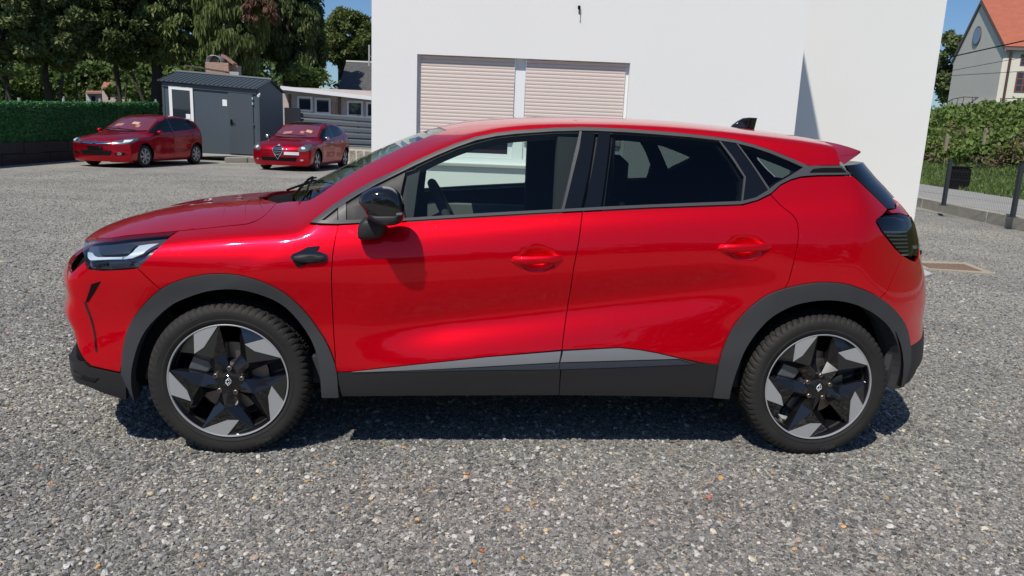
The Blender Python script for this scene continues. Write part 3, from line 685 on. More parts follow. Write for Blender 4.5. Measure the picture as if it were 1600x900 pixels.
def seat(x, y, w, tall=1.28, name='seat', lean=.26):
    m = MB(); m.box((x-.50, y-w/2, .42), (x, y+w/2, .62), bev=.05)
    zt = tall-.20; dx = lean
    for (a, b, ww, th) in ((0, 1, w, .12),):
        V = []; ns = 9
        for i in range(ns):
            t = i/(ns-1); z = .55+(zt-.55)*t; xx = x-.02+dx*t; hw = ww/2*(1-.24*t**2.5); d = th*(1-.25*t)
            V += [(xx, y-hw, z), (xx+.03, y-hw*.6, z), (xx+.03, y+hw*.6, z), (xx, y+hw, z), (xx+d, y+hw*.95, z), (xx+d, y-hw*.95, z)]
        F = [(i*6+k, i*6+(k+1) % 6, (i+1)*6+(k+1) % 6, (i+1)*6+k) for i in range(ns-1) for k in range(6)]+[(5, 4, 3, 2, 1, 0), tuple(range(len(V)-6, len(V)))]
        m.add(V, F)
    s_o = lb(name, m, INTER); wb(s_o, .02, 2)
    h = MB(); hx = x+dx+.02; h.box((hx-.045, y-.125, tall-.19), (hx+.055, y+.125, tall+.015), bev=.035); h.tube([(hx, y-.05, tall-.25), (hx, y-.05, tall-.15)], .008, 6); h.tube([(hx, y+.05, tall-.25), (hx, y+.05, tall-.15)], .008, 6)
    ho = h.build('headrest', INTER, s_o, smooth=True); wb(ho, .02, 2)
for y in (.50, 1.27): seat(1.43, y, .50, 1.33)
for y in (.48, .885, 1.30): seat(2.30, y, .44, 1.25, 'rear_seat', .20)
m = MB(); m.box((2.40, .18, 1.0), (2.98, 1.59, 1.03)); lb('parcel_shelf', m, INTER)
m = MB(); m.box((.80, 1.545, .84), (1.42, 1.575, .985), bev=.01); lb('door_card', m, INTG)
m = MB(); m.box((.86, YC-.11, 1.30), (.89, YC+.11, 1.36), bev=.012); m.tube([(.87, YC, 1.35), (.83, YC, 1.405)], .010, 6); lb('rear_view_mirror', m, BLACK)
for s_i, yy in ((0, .25), (1, 1.52)):
    m = MB(); m.box((1.40, yy-.03, .5), (1.66, yy+.03, 1.42)); lb('centre_pillar', m, INTER)
# --- wipers and scuttle ---
m = MB(); V = []; n = 24
for t in np.linspace(-1, 1, n):
    u = .70*t; x0_ = .30-.17*(1-t*t)-.02; V += [(x0_-.10, YC+u, 1.052-.06*t*t), (x0_+.03, YC+u, 1.075-.05*t*t)]
m.add(V, [(2*k, 2*k+1, 2*k+3, 2*k+2) for k in range(n-1)]); lb('scuttle_panel', m, BLACK)
def wsp(x, y, h):
    p = roofpt(x, abs(YC-y)); return np.array([x, y, p[2]+h])
for (a, b) in (((.27, .42), (.22, .98)), ((.13, .96), (.26, 1.50))):
    m = MB(); L_w = [wsp(a[0]*(1-t)+b[0]*t, a[1]*(1-t)+b[1]*t, .016) for t in np.linspace(0, 1, 6)]; m.tube(L_w, .0045, 5); m.tube([L_w[0]+(-.06, .0, -.02), L_w[2]+(-.01, 0, .010), L_w[3]+(0, 0, .008)], .006, 6); lb('wiper', m, BLACK)

# --- wheels ---
def lathe(prof, n=96, mod=None):
    V = []; k = len(prof)
    for i in range(n):
        a = 2*PI*i/n
        for j_, (y, r) in enumerate(prof):
            rr = r+(mod(a, j_, y) if mod else 0); V.append((rr*math.cos(a), y, rr*math.sin(a)))
    F = [(i*k+j_, ((i+1) % n)*k+j_, ((i+1) % n)*k+j_+1, i*k+j_+1) for i in range(n) for j_ in range(k-1)]
    return V, F
RT_ = .3425; SEC = math.radians(72)
def tyre_mesh():
    prof = [(.045,.232),(.012,.243),(.004,.252),(.001,.262),(-.004,.270),(-.0045,.273),(-.003,.276),(-.006,.290),(-.007,.303),(-.0035,.315),(.003,.326),(.010,.3335),(.020,.3385),(.032,.3410),(.045,.3422),(.060,.3425),(.0615,.336),(.066,.336),(.0675,.3427),(.100,.343),(.102,.336),(.108,.336),(.110,.343),(.150,.3427),(.1515,.336),(.157,.336),(.159,.3425),(.175,.342),(.19,.339),(.205,.330),(.213,.31),(.215,.28),(.205,.25),(.17,.232)]
    nb = 70
    def mod(a, j_, y):
        if prof[j_][1] < .324: return 0
        ph = (a*nb/(2*PI)+(y*14)) % 1.0; d = .0085 if ph < .24 else 0
        ph2 = (a*nb/(2*PI)+.55+(y*14)) % 1.0; e = .0035 if (ph2 < .10 and y > .01) else 0
        return -(d+e)*min(1, (prof[j_][1]-.318)/.010)
    return lathe(prof, 480, mod)
TY = tyre_mesh()
def polar(r, a): return (r*math.cos(math.radians(a)), r*math.sin(math.radians(a)))
def text_mesh(s_, size, ext):
    cu = bpy.data.curves.new('t', 'FONT'); cu.body = s_; cu.size = size; cu.extrude = ext; cu.align_x = 'CENTER'; cu.resolution_u = 2
    o = bpy.data.objects.new('t', cu); COL.objects.link(o); dg = bpy.context.evaluated_depsgraph_get(); me = bpy.data.meshes.new_from_object(o.evaluated_get(dg))
    V = np.array([v.co[:] for v in me.vertices]); F = [tuple(p.vertices) for p in me.polygons]; bpy.data.objects.remove(o); bpy.data.curves.remove(cu); return V, F
def wheel(wx, yo, flip, rot, texts=()):
    """local frame: y=0 outer sidewall plane, +y inwards"""
    w = bpy.data.objects.new('wheel', None); COL.objects.link(w); w.parent = car; w.location = (wx-R.base[0], yo-R.base[1], .3375)
    w.rotation_euler = (0, 0, PI if flip else 0)
    mesh_obj('tyre', TY[0], TY[1], RUBBER, w)
    V, F = lathe([(-.003,.2535),(-.004,.2515),(-.0025,.2475),(.004,.2465)], 96); mesh_obj('rim_lip', V, F, ALU, w)
    V, F = lathe([(.004,.2465),(.012,.241),(.05,.232),(.12,.222),(.2,.222)], 96); mesh_obj('rim_barrel', V, F, GLOSS, w)
    m = MB()
    for k in range(5):
        sil = MB()
        o_ = -72*k+rot; P = lambda r, a, y: (lambda q: (q[0], y, q[1]))(polar(r, a+o_))
        # black spoke: faceted, vertices by radius / angle / depth
        hl_, hr = P(.060, 92, .012), P(.060, 152, .012); hc_ = P(.035, 122, .006)
        c_, b_ = P(.2465, 97, .004), P(.248, 122.6, .004); d_, a_ = P(.178, 122.3, .002), P(.182, 138, .002); e_ = P(.2465, 150, .022); pk = P(.118, 118, -.006)
        q1 = P(.110, 96, .030); q2 = P(.122, 140, .035); e2_ = P(.200, 149, .030); c2 = P(.235, 95.5, .03)
        base = [hl_, hr, hc_, c_, b_, d_, a_, e_, pk, q1, q2, e2_, c2]
        Ft = [(0, 9, 8), (0, 8, 2), (2, 8, 1), (1, 8, 10), (9, 12, 3), (9, 3, 8), (8, 3, 5), (8, 5, 6), (8, 6, 10), (10, 6, 11), (6, 7, 11), (6, 4, 7)]
        m.add(base, [f[::-1] for f in Ft])
        back = [(x, y+.03, z) for x, y, z in base]; loop = [0, 9, 12, 3, 4, 7, 11, 10, 1]
        V = [base[i] for i in loop]+[back[i] for i in loop]; nL = len(loop); m.add(V, [(i, (i+1) % nL, (i+1) % nL+nL, i+nL) for i in range(nL)])
        # machined face
        arc = [P(.2475, 122.6-(122.6-98)*t, -.0015) for t in np.linspace(0, 1, 6)]
        sil.prism([P(.182, 138, -.0015)]+arc+[P(.178, 122.3, -.0015)], (0, .004, 0)); sil.build('machined_face', ALU, w)
    m.build('spokes', GLOSS, w)
    V, F = lathe([(.012,.060),(.006,.058),(.003,.045),(.0,.030),(.0,.001)], 40); mesh_obj('hub', V, F, GLOSS, w)
    V, F = lathe([(.004,.0285),(-.002,.0285),(-.004,.026),(-.0042,.0005)], 36); mesh_obj('hub_cap', V, F, GLOSS, w)
    for k in range(5):
        a = 84-72*k+rot*0; x, z = polar(.057, a); V, F = lathe([(.02,.0105),(-.002,.0105),(-.004,.0085),(-.004,.006),(.003,.0055),(.003,.0003)], 12)
        mesh_obj('wheel_bolt', np.array(V)+(x, .002, z), F, LAMPG if False else MATS['brake_metal'], w)
    lg = MB()                                 # diamond emblem: two nested open rhombi
    for (sx, sz, ox) in ((.011, .0175, .0015), (.0062, .0115, -.0015)):
        q_ = [(ox, sz), (ox+sx, sz*.25), (ox+sx, -sz*.25) , (ox, -sz), (ox-sx, -sz*.25), (ox-sx, sz*.25)]; q_ = [(x+z*.15, z) for x, z in q_]
        lg.tube([(x, -.0052, z) for x, z in q_+[q_[0]]], .0015, 4)
    lg.build('emblem', LAMPW, w)
    V, F = lathe([(.075,.06),(.075,.155),(.095,.155),(.095,.06)], 48); mesh_obj('brake_disc', V, F, DISC, w)
    V, F = lathe([(.03,.06),(.04,.075),(.078,.085)], 32); mesh_obj('brake_hub', V, F, PLASTD, w)
    cm = MB(); prev = [polar(r, a) for r, a in ((.185,118),(.19,140),(.185,168),(.10,168),(.10,118))]; cm.prism([(x, .045, z) for x, z in prev], (0, .06, 0)); wb(cm.build('brake_caliper', MATS['lamp_grey'], w), .008, 2)
    for (s_, size, ang, rr) in texts:
        V, F = text_mesh(s_, size, .0007); V2 = []
        for x, y, z in V: an = math.radians(ang)-x/rr; r_ = rr+y; V2.append((r_*math.cos(an), -.0075-z, r_*math.sin(an)))
        mesh_obj('tyre_lettering', V2, F, LETTER, w, smooth=False)
    return w
YW = .018
wheel(0, YW, False, 0, [('PIRELLI', .022, 118, .297), ('WINTER', .014, 163, .297), ('PIRELLI', .022, -62, .297)])
wheel(2.639, YW, False, 0, [('WINTER', .014, 165, .297), ('PIRELLI', .022, -75, .297)])
wheel(0, 2*YC-YW, True, 0); wheel(2.639, 2*YC-YW, True, 0)
# ======================= SETTING =======================
def ramp_noise(nt, vec, scale, stops, detail=6, rough=.6):
    n = nt.nodes; l = nt.links; t = n.new('ShaderNodeTexNoise'); t.inputs['Scale'].default_value = scale; t.inputs['Detail'].default_value = detail; t.inputs['Roughness'].default_value = rough
    l.new(vec, t.inputs['Vector']); r = n.new('ShaderNodeValToRGB'); l.new(t.outputs['Fac'], r.inputs['Fac'])
    while len(r.color_ramp.elements) < len(stops): r.color_ramp.elements.new(.5)
    for e, (p_, c) in zip(r.color_ramp.elements, stops): e.position = p_; e.color = (*c, 1)
    return r.outputs['Color'], t.outputs['Fac']
def gravel_mat():
    m = bpy.data.materials.new('gravel'); m.use_nodes = True; nt = m.node_tree; n = nt.nodes; l = nt.links; b = n['Principled BSDF']; b.inputs['Roughness'].default_value = .9; b.inputs['Specular IOR Level'].default_value = .25
    tc = n.new('ShaderNodeTexCoord'); v = tc.outputs['Object']
    vo = n.new('ShaderNodeTexVoronoi'); vo.inputs['Scale'].default_value = 60; vo.inputs['Randomness'].default_value = 1; l.new(v, vo.inputs['Vector'])
    sp = n.new('ShaderNodeSeparateColor'); l.new(vo.outputs['Color'], sp.inputs[0])
    r = n.new('ShaderNodeValToRGB'); l.new(sp.outputs[0], r.inputs['Fac'])
    st = [(0, (.17, .165, .155)), (.5, (.27, .262, .245)), (.85, (.35, .34, .31)), (.93, (.50, .48, .43)), (1, (.42, .34, .25))]
    while len(r.color_ramp.elements) < len(st): r.color_ramp.elements.new(.5)
    for e, (p_, c) in zip(r.color_ramp.elements, st): e.position = p_; e.color = (*c, 1)
    c2, f2 = ramp_noise(nt, v, .55, [(.35, (.82, .83, .84)), (.65, (1.16, 1.15, 1.11))], 5)
    mx = n.new('ShaderNodeMix'); mx.data_type = 'RGBA'; mx.blend_type = 'MULTIPLY'; mx.inputs[0].default_value = 1; l.new(r.outputs['Color'], mx.inputs[6]); l.new(c2, mx.inputs[7])
    l.new(mx.outputs[2], b.inputs['Base Color'])
    bp = n.new('ShaderNodeBump'); bp.inputs['Strength'].default_value = 1; bp.inputs['Distance'].default_value = .012; bp.invert = True
    l.new(vo.outputs['Distance'], bp.inputs['Height']); l.new(bp.outputs['Normal'], b.inputs['Normal']); return m
GRAV = gravel_mat()
def stone_mat():
    m = bpy.data.materials.new('stone'); m.use_nodes = True; nt = m.node_tree; n = nt.nodes; l = nt.links; b = n['Principled BSDF']; b.inputs['Roughness'].default_value = .8; b.inputs['Specular IOR Level'].default_value = .3
    oi = n.new('ShaderNodeObjectInfo'); r = n.new('ShaderNodeValToRGB'); r.color_ramp.interpolation = 'CONSTANT'; l.new(oi.outputs['Random'], r.inputs['Fac'])
    st = [(0, (.13, .13, .127)), (.14, (.19, .188, .182)), (.34, (.26, .257, .245)), (.56, (.34, .333, .31)), (.74, (.28, .28, .28)), (.86, (.46, .45, .42)), (.93, (.68, .67, .63)), (.965, (.34, .26, .20)), (.978, (.50, .45, .36)), (.994, (.56, .36, .17)), (.9975, (.48, .13, .06))]
    while len(r.color_ramp.elements) < len(st): r.color_ramp.elements.new(.5)
    for e, (p_, c) in zip(r.color_ramp.elements, st): e.position = p_; e.color = (*c, 1)
    tc = n.new('ShaderNodeTexCoord'); c2, f2 = ramp_noise(nt, tc.outputs['Object'], 2.5, [(.3, (.8, .8, .8)), (.7, (1.2, 1.2, 1.2))], 4)
    ge = n.new('ShaderNodeNewGeometry'); c3, f3 = ramp_noise(nt, ge.outputs['Position'], .9, [(.36, (.86, .87, .88)), (.64, (1.13, 1.12, 1.09))], 4); m3 = n.new('ShaderNodeMix'); m3.data_type = 'RGBA'; m3.blend_type = 'MULTIPLY'; m3.inputs[0].default_value = 1; l.new(c2, m3.inputs[6]); l.new(c3, m3.inputs[7]); c2 = m3.outputs[2]
    mx = n.new('ShaderNodeMix'); mx.data_type = 'RGBA'; mx.blend_type = 'MULTIPLY'; mx.inputs[0].default_value = 1; l.new(r.outputs['Color'], mx.inputs[6]); l.new(c2, mx.inputs[7]); l.new(mx.outputs[2], b.inputs['Base Color'])
    bp = n.new('ShaderNodeBump'); bp.inputs['Strength'].default_value = .5; bp.inputs['Distance'].default_value = .2; l.new(f2, bp.inputs['Height']); l.new(bp.outputs['Normal'], b.inputs['Normal']); return m
STONE = stone_mat()
GRASS = mat('grass_ground', (.045, .075, .018), .9, var=(1.5, (.09, .10, .035), .25), bump=(60, .6, .03))
ASPH = mat('pale_asphalt', (.27, .265, .25), .9, var=(2.0, (.34, .33, .31), .25), bump=(200, .3, .004))
CONC = mat('old_concrete', (.30, .285, .24), .9, var=(5, (.42, .40, .35), .25), bump=(60, .4, .006))

def sheet(name, pts, z, m, kind='structure', sub=0):
    o = mesh_obj(name, [(x, y, z) for x, y in pts], [tuple(range(len(pts)))], m, smooth=False); tag(o, kind=kind); return o
sheet('ground', [(-400, -400), (400, -400), (400, 400), (-400, 400)], -.06, GRASS)
yard = [(-11.2, -14), (8.2, -14), (10.2, 3), (11.45, 9.5), (12.50, 14.6), (15.5, 29.5), (-11.2, 32)]
YB = (10.2-8.2)/17
def curbx(y): return 11.5+(y-9.7)*(.93/4.5)
sheet('gravel_yard', [(-11.2, -14), (curbx(-14)+.1, -14), (curbx(32)+.1, 32), (-11.2, 32)], 0, GRAV)

# loose stones: geometry nodes, density falls off with distance
gx = np.arange(-9, 13.01, .5); gy = np.arange(-2.6, 17.01, .5); V = [(x, y, .002) for y in gy for x in gx]; nx = len(gx)
F = []
for j_ in range(len(gy)-1):
    for i in range(nx-1):
        cx_, cy_ = gx[i]+.25, gy[j_]+.25; d = np.array([cx_, cy_, 0])-CC; zc_ = d@fw; px_ = 800+FPX*(d@RT)/zc_; py_ = 450-FPX*(d@UP)/zc_
        if zc_ < .3: continue
        mg = 260+900/max(zc_, .5)*.5
        if px_ < -mg or px_ > 1600+mg or py_ > 900+520: continue
        if cx_ > curbx(cy_)-.2 or (-.2 < cx_ < 5.5 and cy_ > 7.0) or (5.5 < cx_ < 7 and cy_ > 9.5) : continue
        F.append((j_*nx+i, j_*nx+i+1, (j_+1)*nx+i+1, (j_+1)*nx+i))
me = bpy.data.meshes.new('loose_gravel'); me.from_pydata(V, [], F); me.materials.append(STONE)
at_ = me.attributes.new('dens', 'FLOAT', 'POINT')
dd = [np.hypot(v[0]-CC[0], v[1]-CC[1]) for v in V]
at_.data.foreach_set('value', [float(np.clip(13000*(2.7/max(d, 2.7))**1.75, 280, 13000)) for d in dd])
gso = bpy.data.objects.new('loose_gravel', me); COL.objects.link(gso); tag(gso, 'loose grey crushed stones with scattered pale and orange pebbles covering the yard', 'gravel', kind='stuff')
ng = bpy.data.node_groups.new('stones', 'GeometryNodeTree'); ng.interface.new_socket('Geometry', in_out='INPUT', socket_type='NodeSocketGeometry'); ng.interface.new_socket('Geometry', in_out='OUTPUT', socket_type='NodeSocketGeometry')
N_ = ng.nodes; L_ = ng.links; gi = N_.new('NodeGroupInput'); go = N_.new('NodeGroupOutput')
dp = N_.new('GeometryNodeDistributePointsOnFaces'); na = N_.new('GeometryNodeInputNamedAttribute'); na.data_type = 'FLOAT'; na.inputs['Name'].default_value = 'dens'
L_.new(gi.outputs[0], dp.inputs['Mesh']); L_.new(na.outputs[0], dp.inputs['Density'])
jn_ = N_.new('GeometryNodeJoinGeometry')
for k in range(5):
    ic = N_.new('GeometryNodeMeshIcoSphere'); ic.inputs['Radius'].default_value = 1; ic.inputs['Subdivisions'].default_value = 2
    sp_n = N_.new('GeometryNodeSetPosition'); no = N_.new('ShaderNodeTexNoise'); no.noise_dimensions = '4D'; no.inputs['W'].default_value = k*7.3; no.inputs['Scale'].default_value = .95; no.inputs['Detail'].default_value = 2
    sb_ = N_.new('ShaderNodeVectorMath'); sb_.operation = 'SUBTRACT'; sb_.inputs[1].default_value = (.5, .5, .5); sc_ = N_.new('ShaderNodeVectorMath'); sc_.operation = 'SCALE'; sc_.inputs['Scale'].default_value = 2.6
    L_.new(no.outputs['Color'], sb_.inputs[0]); L_.new(sb_.outputs[0], sc_.inputs[0]); L_.new(ic.outputs['Mesh'], sp_n.inputs['Geometry']); L_.new(sc_.outputs[0], sp_n.inputs['Offset'])
    smt = N_.new('GeometryNodeSetMaterial'); smt.inputs['Material'].default_value = STONE; L_.new(sp_n.outputs[0], smt.inputs[0])
    g2i = N_.new('GeometryNodeGeometryToInstance'); L_.new(smt.outputs[0], g2i.inputs[0]); L_.new(g2i.outputs[0], jn_.inputs[0])
io = N_.new('GeometryNodeInstanceOnPoints'); io.inputs['Pick Instance'].default_value = True; L_.new(dp.outputs['Points'], io.inputs['Points']); L_.new(jn_.outputs[0], io.inputs['Instance'])
rr1 = N_.new('FunctionNodeRandomValue'); rr1.data_type = 'FLOAT_VECTOR'; rr1.inputs[0].default_value = (-.5, -.5, 0); rr1.inputs[1].default_value = (.5, .5, 6.28)
L_.new(rr1.outputs[0], io.inputs['Rotation'])
rs = N_.new('FunctionNodeRandomValue'); rs.data_type = 'FLOAT'; rs.inputs[2].default_value = 0; rs.inputs[3].default_value = 1; rs.inputs['Seed'].default_value = 5
pw_ = N_.new('ShaderNodeMath'); pw_.operation = 'POWER'; L_.new(rs.outputs[1], pw_.inputs[0]); pw_.inputs[1].default_value = 6.0
ma = N_.new('ShaderNodeMath'); ma.operation = 'MULTIPLY_ADD'; L_.new(pw_.outputs[0], ma.inputs[0]); ma.inputs[1].default_value = .0085; ma.inputs[2].default_value = .0030
rv = N_.new('FunctionNodeRandomValue'); rv.data_type = 'FLOAT_VECTOR'; rv.inputs[0].default_value = (.8, .7, .38); rv.inputs[1].default_value = (1.5, 1.1, .75); rv.inputs['Seed'].default_value = 9
vs = N_.new('ShaderNodeVectorMath'); vs.operation = 'SCALE'; L_.new(rv.outputs[0], vs.inputs[0]); L_.new(ma.outputs[0], vs.inputs['Scale']); L_.new(vs.outputs[0], io.inputs['Scale'])
PEB = bpy.data.materials.new('pebble'); PEB.use_nodes = True; nt = PEB.node_tree; b = nt.nodes['Principled BSDF']; b.inputs['Roughness'].default_value = .65
oi = nt.nodes.new('ShaderNodeObjectInfo'); r = nt.nodes.new('ShaderNodeValToRGB'); r.color_ramp.interpolation = 'CONSTANT'; nt.links.new(oi.outputs['Random'], r.inputs['Fac'])
st = [(0, (.34, .335, .32)), (.25, (.42, .415, .40)), (.50, (.55, .54, .51)), (.68, (.60, .54, .42)), (.78, (.20, .20, .20)), (.86, (.38, .30, .24)), (.92, (.58, .46, .28)), (.97, (.60, .36, .15)), (.990, (.50, .14, .07))]
while len(r.color_ramp.elements) < len(st): r.color_ramp.elements.new(.5)
for e, (p_, c) in zip(r.color_ramp.elements, st): e.position = p_; e.color = (*c, 1)
tc = nt.nodes.new('ShaderNodeTexCoord'); c2, f2 = ramp_noise(nt, tc.outputs['Object'], 1.6, [(.3, (.8, .8, .8)), (.7, (1.15, 1.15, 1.15))], 4)
mx = nt.nodes.new('ShaderNodeMix'); mx.data_type = 'RGBA'; mx.blend_type = 'MULTIPLY'; mx.inputs[0].default_value = 1; nt.links.new(r.outputs['Color'], mx.inputs[6]); nt.links.new(c2, mx.inputs[7]); nt.links.new(mx.outputs[2], b.inputs['Base Color'])
dp2 = N_.new('GeometryNodeDistributePointsOnFaces'); dp2.inputs['Seed'].default_value = 4; mlt = N_.new('ShaderNodeMath'); mlt.operation = 'MULTIPLY'; L_.new(na.outputs[0], mlt.inputs[0])
# pebbles lie in loose drifts: density modulated by a broad noise
nz = N_.new('ShaderNodeTexNoise'); nz.inputs['Scale'].default_value = 1.3; nz.inputs['Detail'].default_value = 3; mr = N_.new('ShaderNodeMapRange'); mr.inputs[1].default_value = .40; mr.inputs[2].default_value = .68; mr.inputs[3].default_value = .004; mr.inputs[4].default_value = .034
L_.new(nz.outputs['Fac'], mr.inputs[0]); L_.new(mr.outputs[0], mlt.inputs[1]); L_.new(gi.outputs[0], dp2.inputs['Mesh']); L_.new(mlt.outputs[0], dp2.inputs['Density'])
io2 = N_.new('GeometryNodeInstanceOnPoints'); io2.inputs['Pick Instance'].default_value = True; sm2 = N_.new('GeometryNodeSetMaterial'); sm2.inputs['Material'].default_value = PEB
jn2 = N_.new('GeometryNodeJoinGeometry')
for k in range(4):
    ic = N_.new('GeometryNodeMeshIcoSphere'); ic.inputs['Radius'].default_value = 1; ic.inputs['Subdivisions'].default_value = 3
    sp_n = N_.new('GeometryNodeSetPosition'); no = N_.new('ShaderNodeTexNoise'); no.noise_dimensions = '4D'; no.inputs['W'].default_value = 40+k*5.1; no.inputs['Scale'].default_value = .7; no.inputs['Detail'].default_value = 1.5
    sb_ = N_.new('ShaderNodeVectorMath'); sb_.operation = 'SUBTRACT'; sb_.inputs[1].default_value = (.5, .5, .5); sc_ = N_.new('ShaderNodeVectorMath'); sc_.operation = 'SCALE'; sc_.inputs['Scale'].default_value = 2.0
    L_.new(no.outputs['Color'], sb_.inputs[0]); L_.new(sb_.outputs[0], sc_.inputs[0]); L_.new(ic.outputs['Mesh'], sp_n.inputs['Geometry']); L_.new(sc_.outputs[0], sp_n.inputs['Offset'])
    smt = N_.new('GeometryNodeSetMaterial'); smt.inputs['Material'].default_value = PEB; L_.new(sp_n.outputs[0], smt.inputs[0]); g2i = N_.new('GeometryNodeGeometryToInstance'); L_.new(smt.outputs[0], g2i.inputs[0]); L_.new(g2i.outputs[0], jn2.inputs[0])
L_.new(dp2.outputs['Points'], io2.inputs['Points']); L_.new(jn2.outputs[0], io2.inputs['Instance'])
r2_ = N_.new('FunctionNodeRandomValue'); r2_.data_type = 'FLOAT_VECTOR'; r2_.inputs[0].default_value = (-.35, -.35, 0); r2_.inputs[1].default_value = (.35, .35, 6.28); r2_.inputs['Seed'].default_value = 21; L_.new(r2_.outputs[0], io2.inputs['Rotation'])
rs2 = N_.new('FunctionNodeRandomValue'); rs2.data_type = 'FLOAT'; rs2.inputs[2].default_value = 0; rs2.inputs[3].default_value = 1; rs2.inputs['Seed'].default_value = 33; p2_ = N_.new('ShaderNodeMath'); p2_.operation = 'POWER'; L_.new(rs2.outputs[1], p2_.inputs[0]); p2_.inputs[1].default_value = 2.5
m2_ = N_.new('ShaderNodeMath'); m2_.operation = 'MULTIPLY_ADD'; L_.new(p2_.outputs[0], m2_.inputs[0]); m2_.inputs[1].default_value = .0090; m2_.inputs[2].default_value = .0038
rv2 = N_.new('FunctionNodeRandomValue'); rv2.data_type = 'FLOAT_VECTOR'; rv2.inputs[0].default_value = (.9, .7, .5); rv2.inputs[1].default_value = (1.4, 1.05, .75); rv2.inputs['Seed'].default_value = 19
v2_ = N_.new('ShaderNodeVectorMath'); v2_.operation = 'SCALE'; L_.new(rv2.outputs[0], v2_.inputs[0]); L_.new(m2_.outputs[0], v2_.inputs['Scale']); L_.new(v2_.outputs[0], io2.inputs['Scale'])
sp2 = N_.new('GeometryNodeSetPosition'); sp2.inputs['Offset'].default_value = (0, 0, .004); L_.new(io2.outputs[0], sp2.inputs['Geometry'])
jo = N_.new('GeometryNodeJoinGeometry'); L_.new(io.outputs[0], jo.inputs[0]); L_.new(sp2.outputs[0], jo.inputs[0]); L_.new(jo.outputs[0], go.inputs[0]); md = gso.modifiers.new('stones', 'NODES'); md.node_group = ng

# ---------------- white building ----------------
WHITE = mat('white_render', (.78, .775, .755), .85, bump=(110, .35, .006), var=(.6, (.755, .75, .73), .3))
PVC = mat('white_pvc', (.80, .81, .82), .35)
SLAT = mat('beige_slat', (.66, .565, .52), .5)
PANE = mat('dark_pane', (.02, .028, .04), .05, 0, 1.)
GREYST = mat('grey_sill', (.42, .41, .40), .7)
ang = math.radians(-4.5); E = np.array([math.cos(ang), math.sin(ang), 0]); NW = np.array([E[1], -E[0], 0.]); WC = onZ(1421, 400)
def wp(s, z, d=0.): return WC+E*s+NW*d+np.array([0, 0, z])
BL = empty('white_building', tuple(wp(-4.5, 0)), 'white rendered building with one window under beige roller shutters, behind the red crossover', 'building')
def bpart(name, mb, m, parent=BL, smooth=False):
    o = mb.build(name, m, parent, smooth); base = np.array(BL.location[:]) if parent is BL or parent.parent is BL else np.zeros(3)
    o.data.transform(Matrix.Translation(Vector(-base))); return o
sL, sA = -7.245, -1.745; HA = 7.68; DB = 4.0
w0, w1, wz0, wz1 = -6.665, -3.945, 1.0, 2.345
m = MB(); lo = np.array([(sL, 0), (sA, 0), (sA, HA), (sL, HA)]); hole = np.array([(w0, wz0), (w1, wz0), (w1, wz1), (w0, wz1)])
V2, F2 = tri2d([dens(lo, 3.), dens(hole, 3.)], 3.)
m.add([wp(a, b) for a, b in V2], F2)
m.obox(wp(sL, 0, -.0), E*.001, -NW*9, (0, 0, HA)); m.obox(wp(sA-.001, 0, -.0005), E*.001, -NW*9, (0, 0, HA))
# reveals
for (a, b) in (((w0, wz0), (w0, wz1)), ((w0, wz1), (w1, wz1)), ((w1, wz1), (w1, wz0)), ((w1, wz0), (w0, wz0))):
    m.add([wp(*a, 0), wp(*b, 0), wp(*b, -.16), wp(*a, -.16)], [(0, 1, 2, 3)])
m.add([wp(sL, HA), wp(sA, HA), wp(sA, HA, -9), wp(sL, HA, -9)], [(0, 1, 2, 3)])
bpart('front_wall', m, WHITE)
# set-back wing on the right: its right edge passes through the pixel column of the photograph
Pb = WC-NW*DB; Rb = onPl(1480, 0, Pb, NW); sR = float(np.dot(Rb-Pb, E))
m = MB(); m.add([wp(sA, 0, -DB), wp(sR, 0, -DB), wp(sR, 8.5, -DB), wp(sA, 8.5, -DB), wp(sR, 0, -9), wp(sR, 8.5, -9)], [(0, 1, 2, 3), (1, 4, 5, 2)]); bpart('side_wing_wall', m, WHITE)
Hs = onPl(1257, 75, Pb, NW); xs_ = float(np.dot(Hs-Pb, E))-sA; print('HA should be', Hs[2]+3.11*xs_, 'x', xs_)
# window
m = MB(); fr_d = -.12
for a, b, c, d in ((w0, w0+.05, wz0, wz1), (w1-.05, w1, wz0, wz1), (w0+.05, w1-.05, wz0, wz0+.07), (-5.41, -5.275, wz0+.07, wz1)):
    m.obox(wp(a, c, fr_d-.03), E*(b-a), NW*.06, (0, 0, d-c))
WF = bpart('window_frame', m, PVC); m = MB()
for a, b in ((w0+.052, -5.412), (-5.273, w1-.052)):
    for p, q, c, d in ((a, a+.06, wz0+.072, wz1-.3), (b-.06, b, wz0+.072, wz1-.3), (a+.06, b-.06, wz0+.072, wz0+.13)):
        m.obox(wp(p, c, fr_d-.03), E*(q-p), NW*.04, (0, 0, d-c))
bpart('sash', m, PVC)
for a, b in ((w0+.112, -5.47), (-5.215, w1-.112)):
    m = MB(); m.obox(wp(a, wz0+.13, fr_d-.03), E*(b-a), NW*.012, (0, 0, 1.2)); bpart('window_pane', m, PANE)
pitch = .0445; prot = None
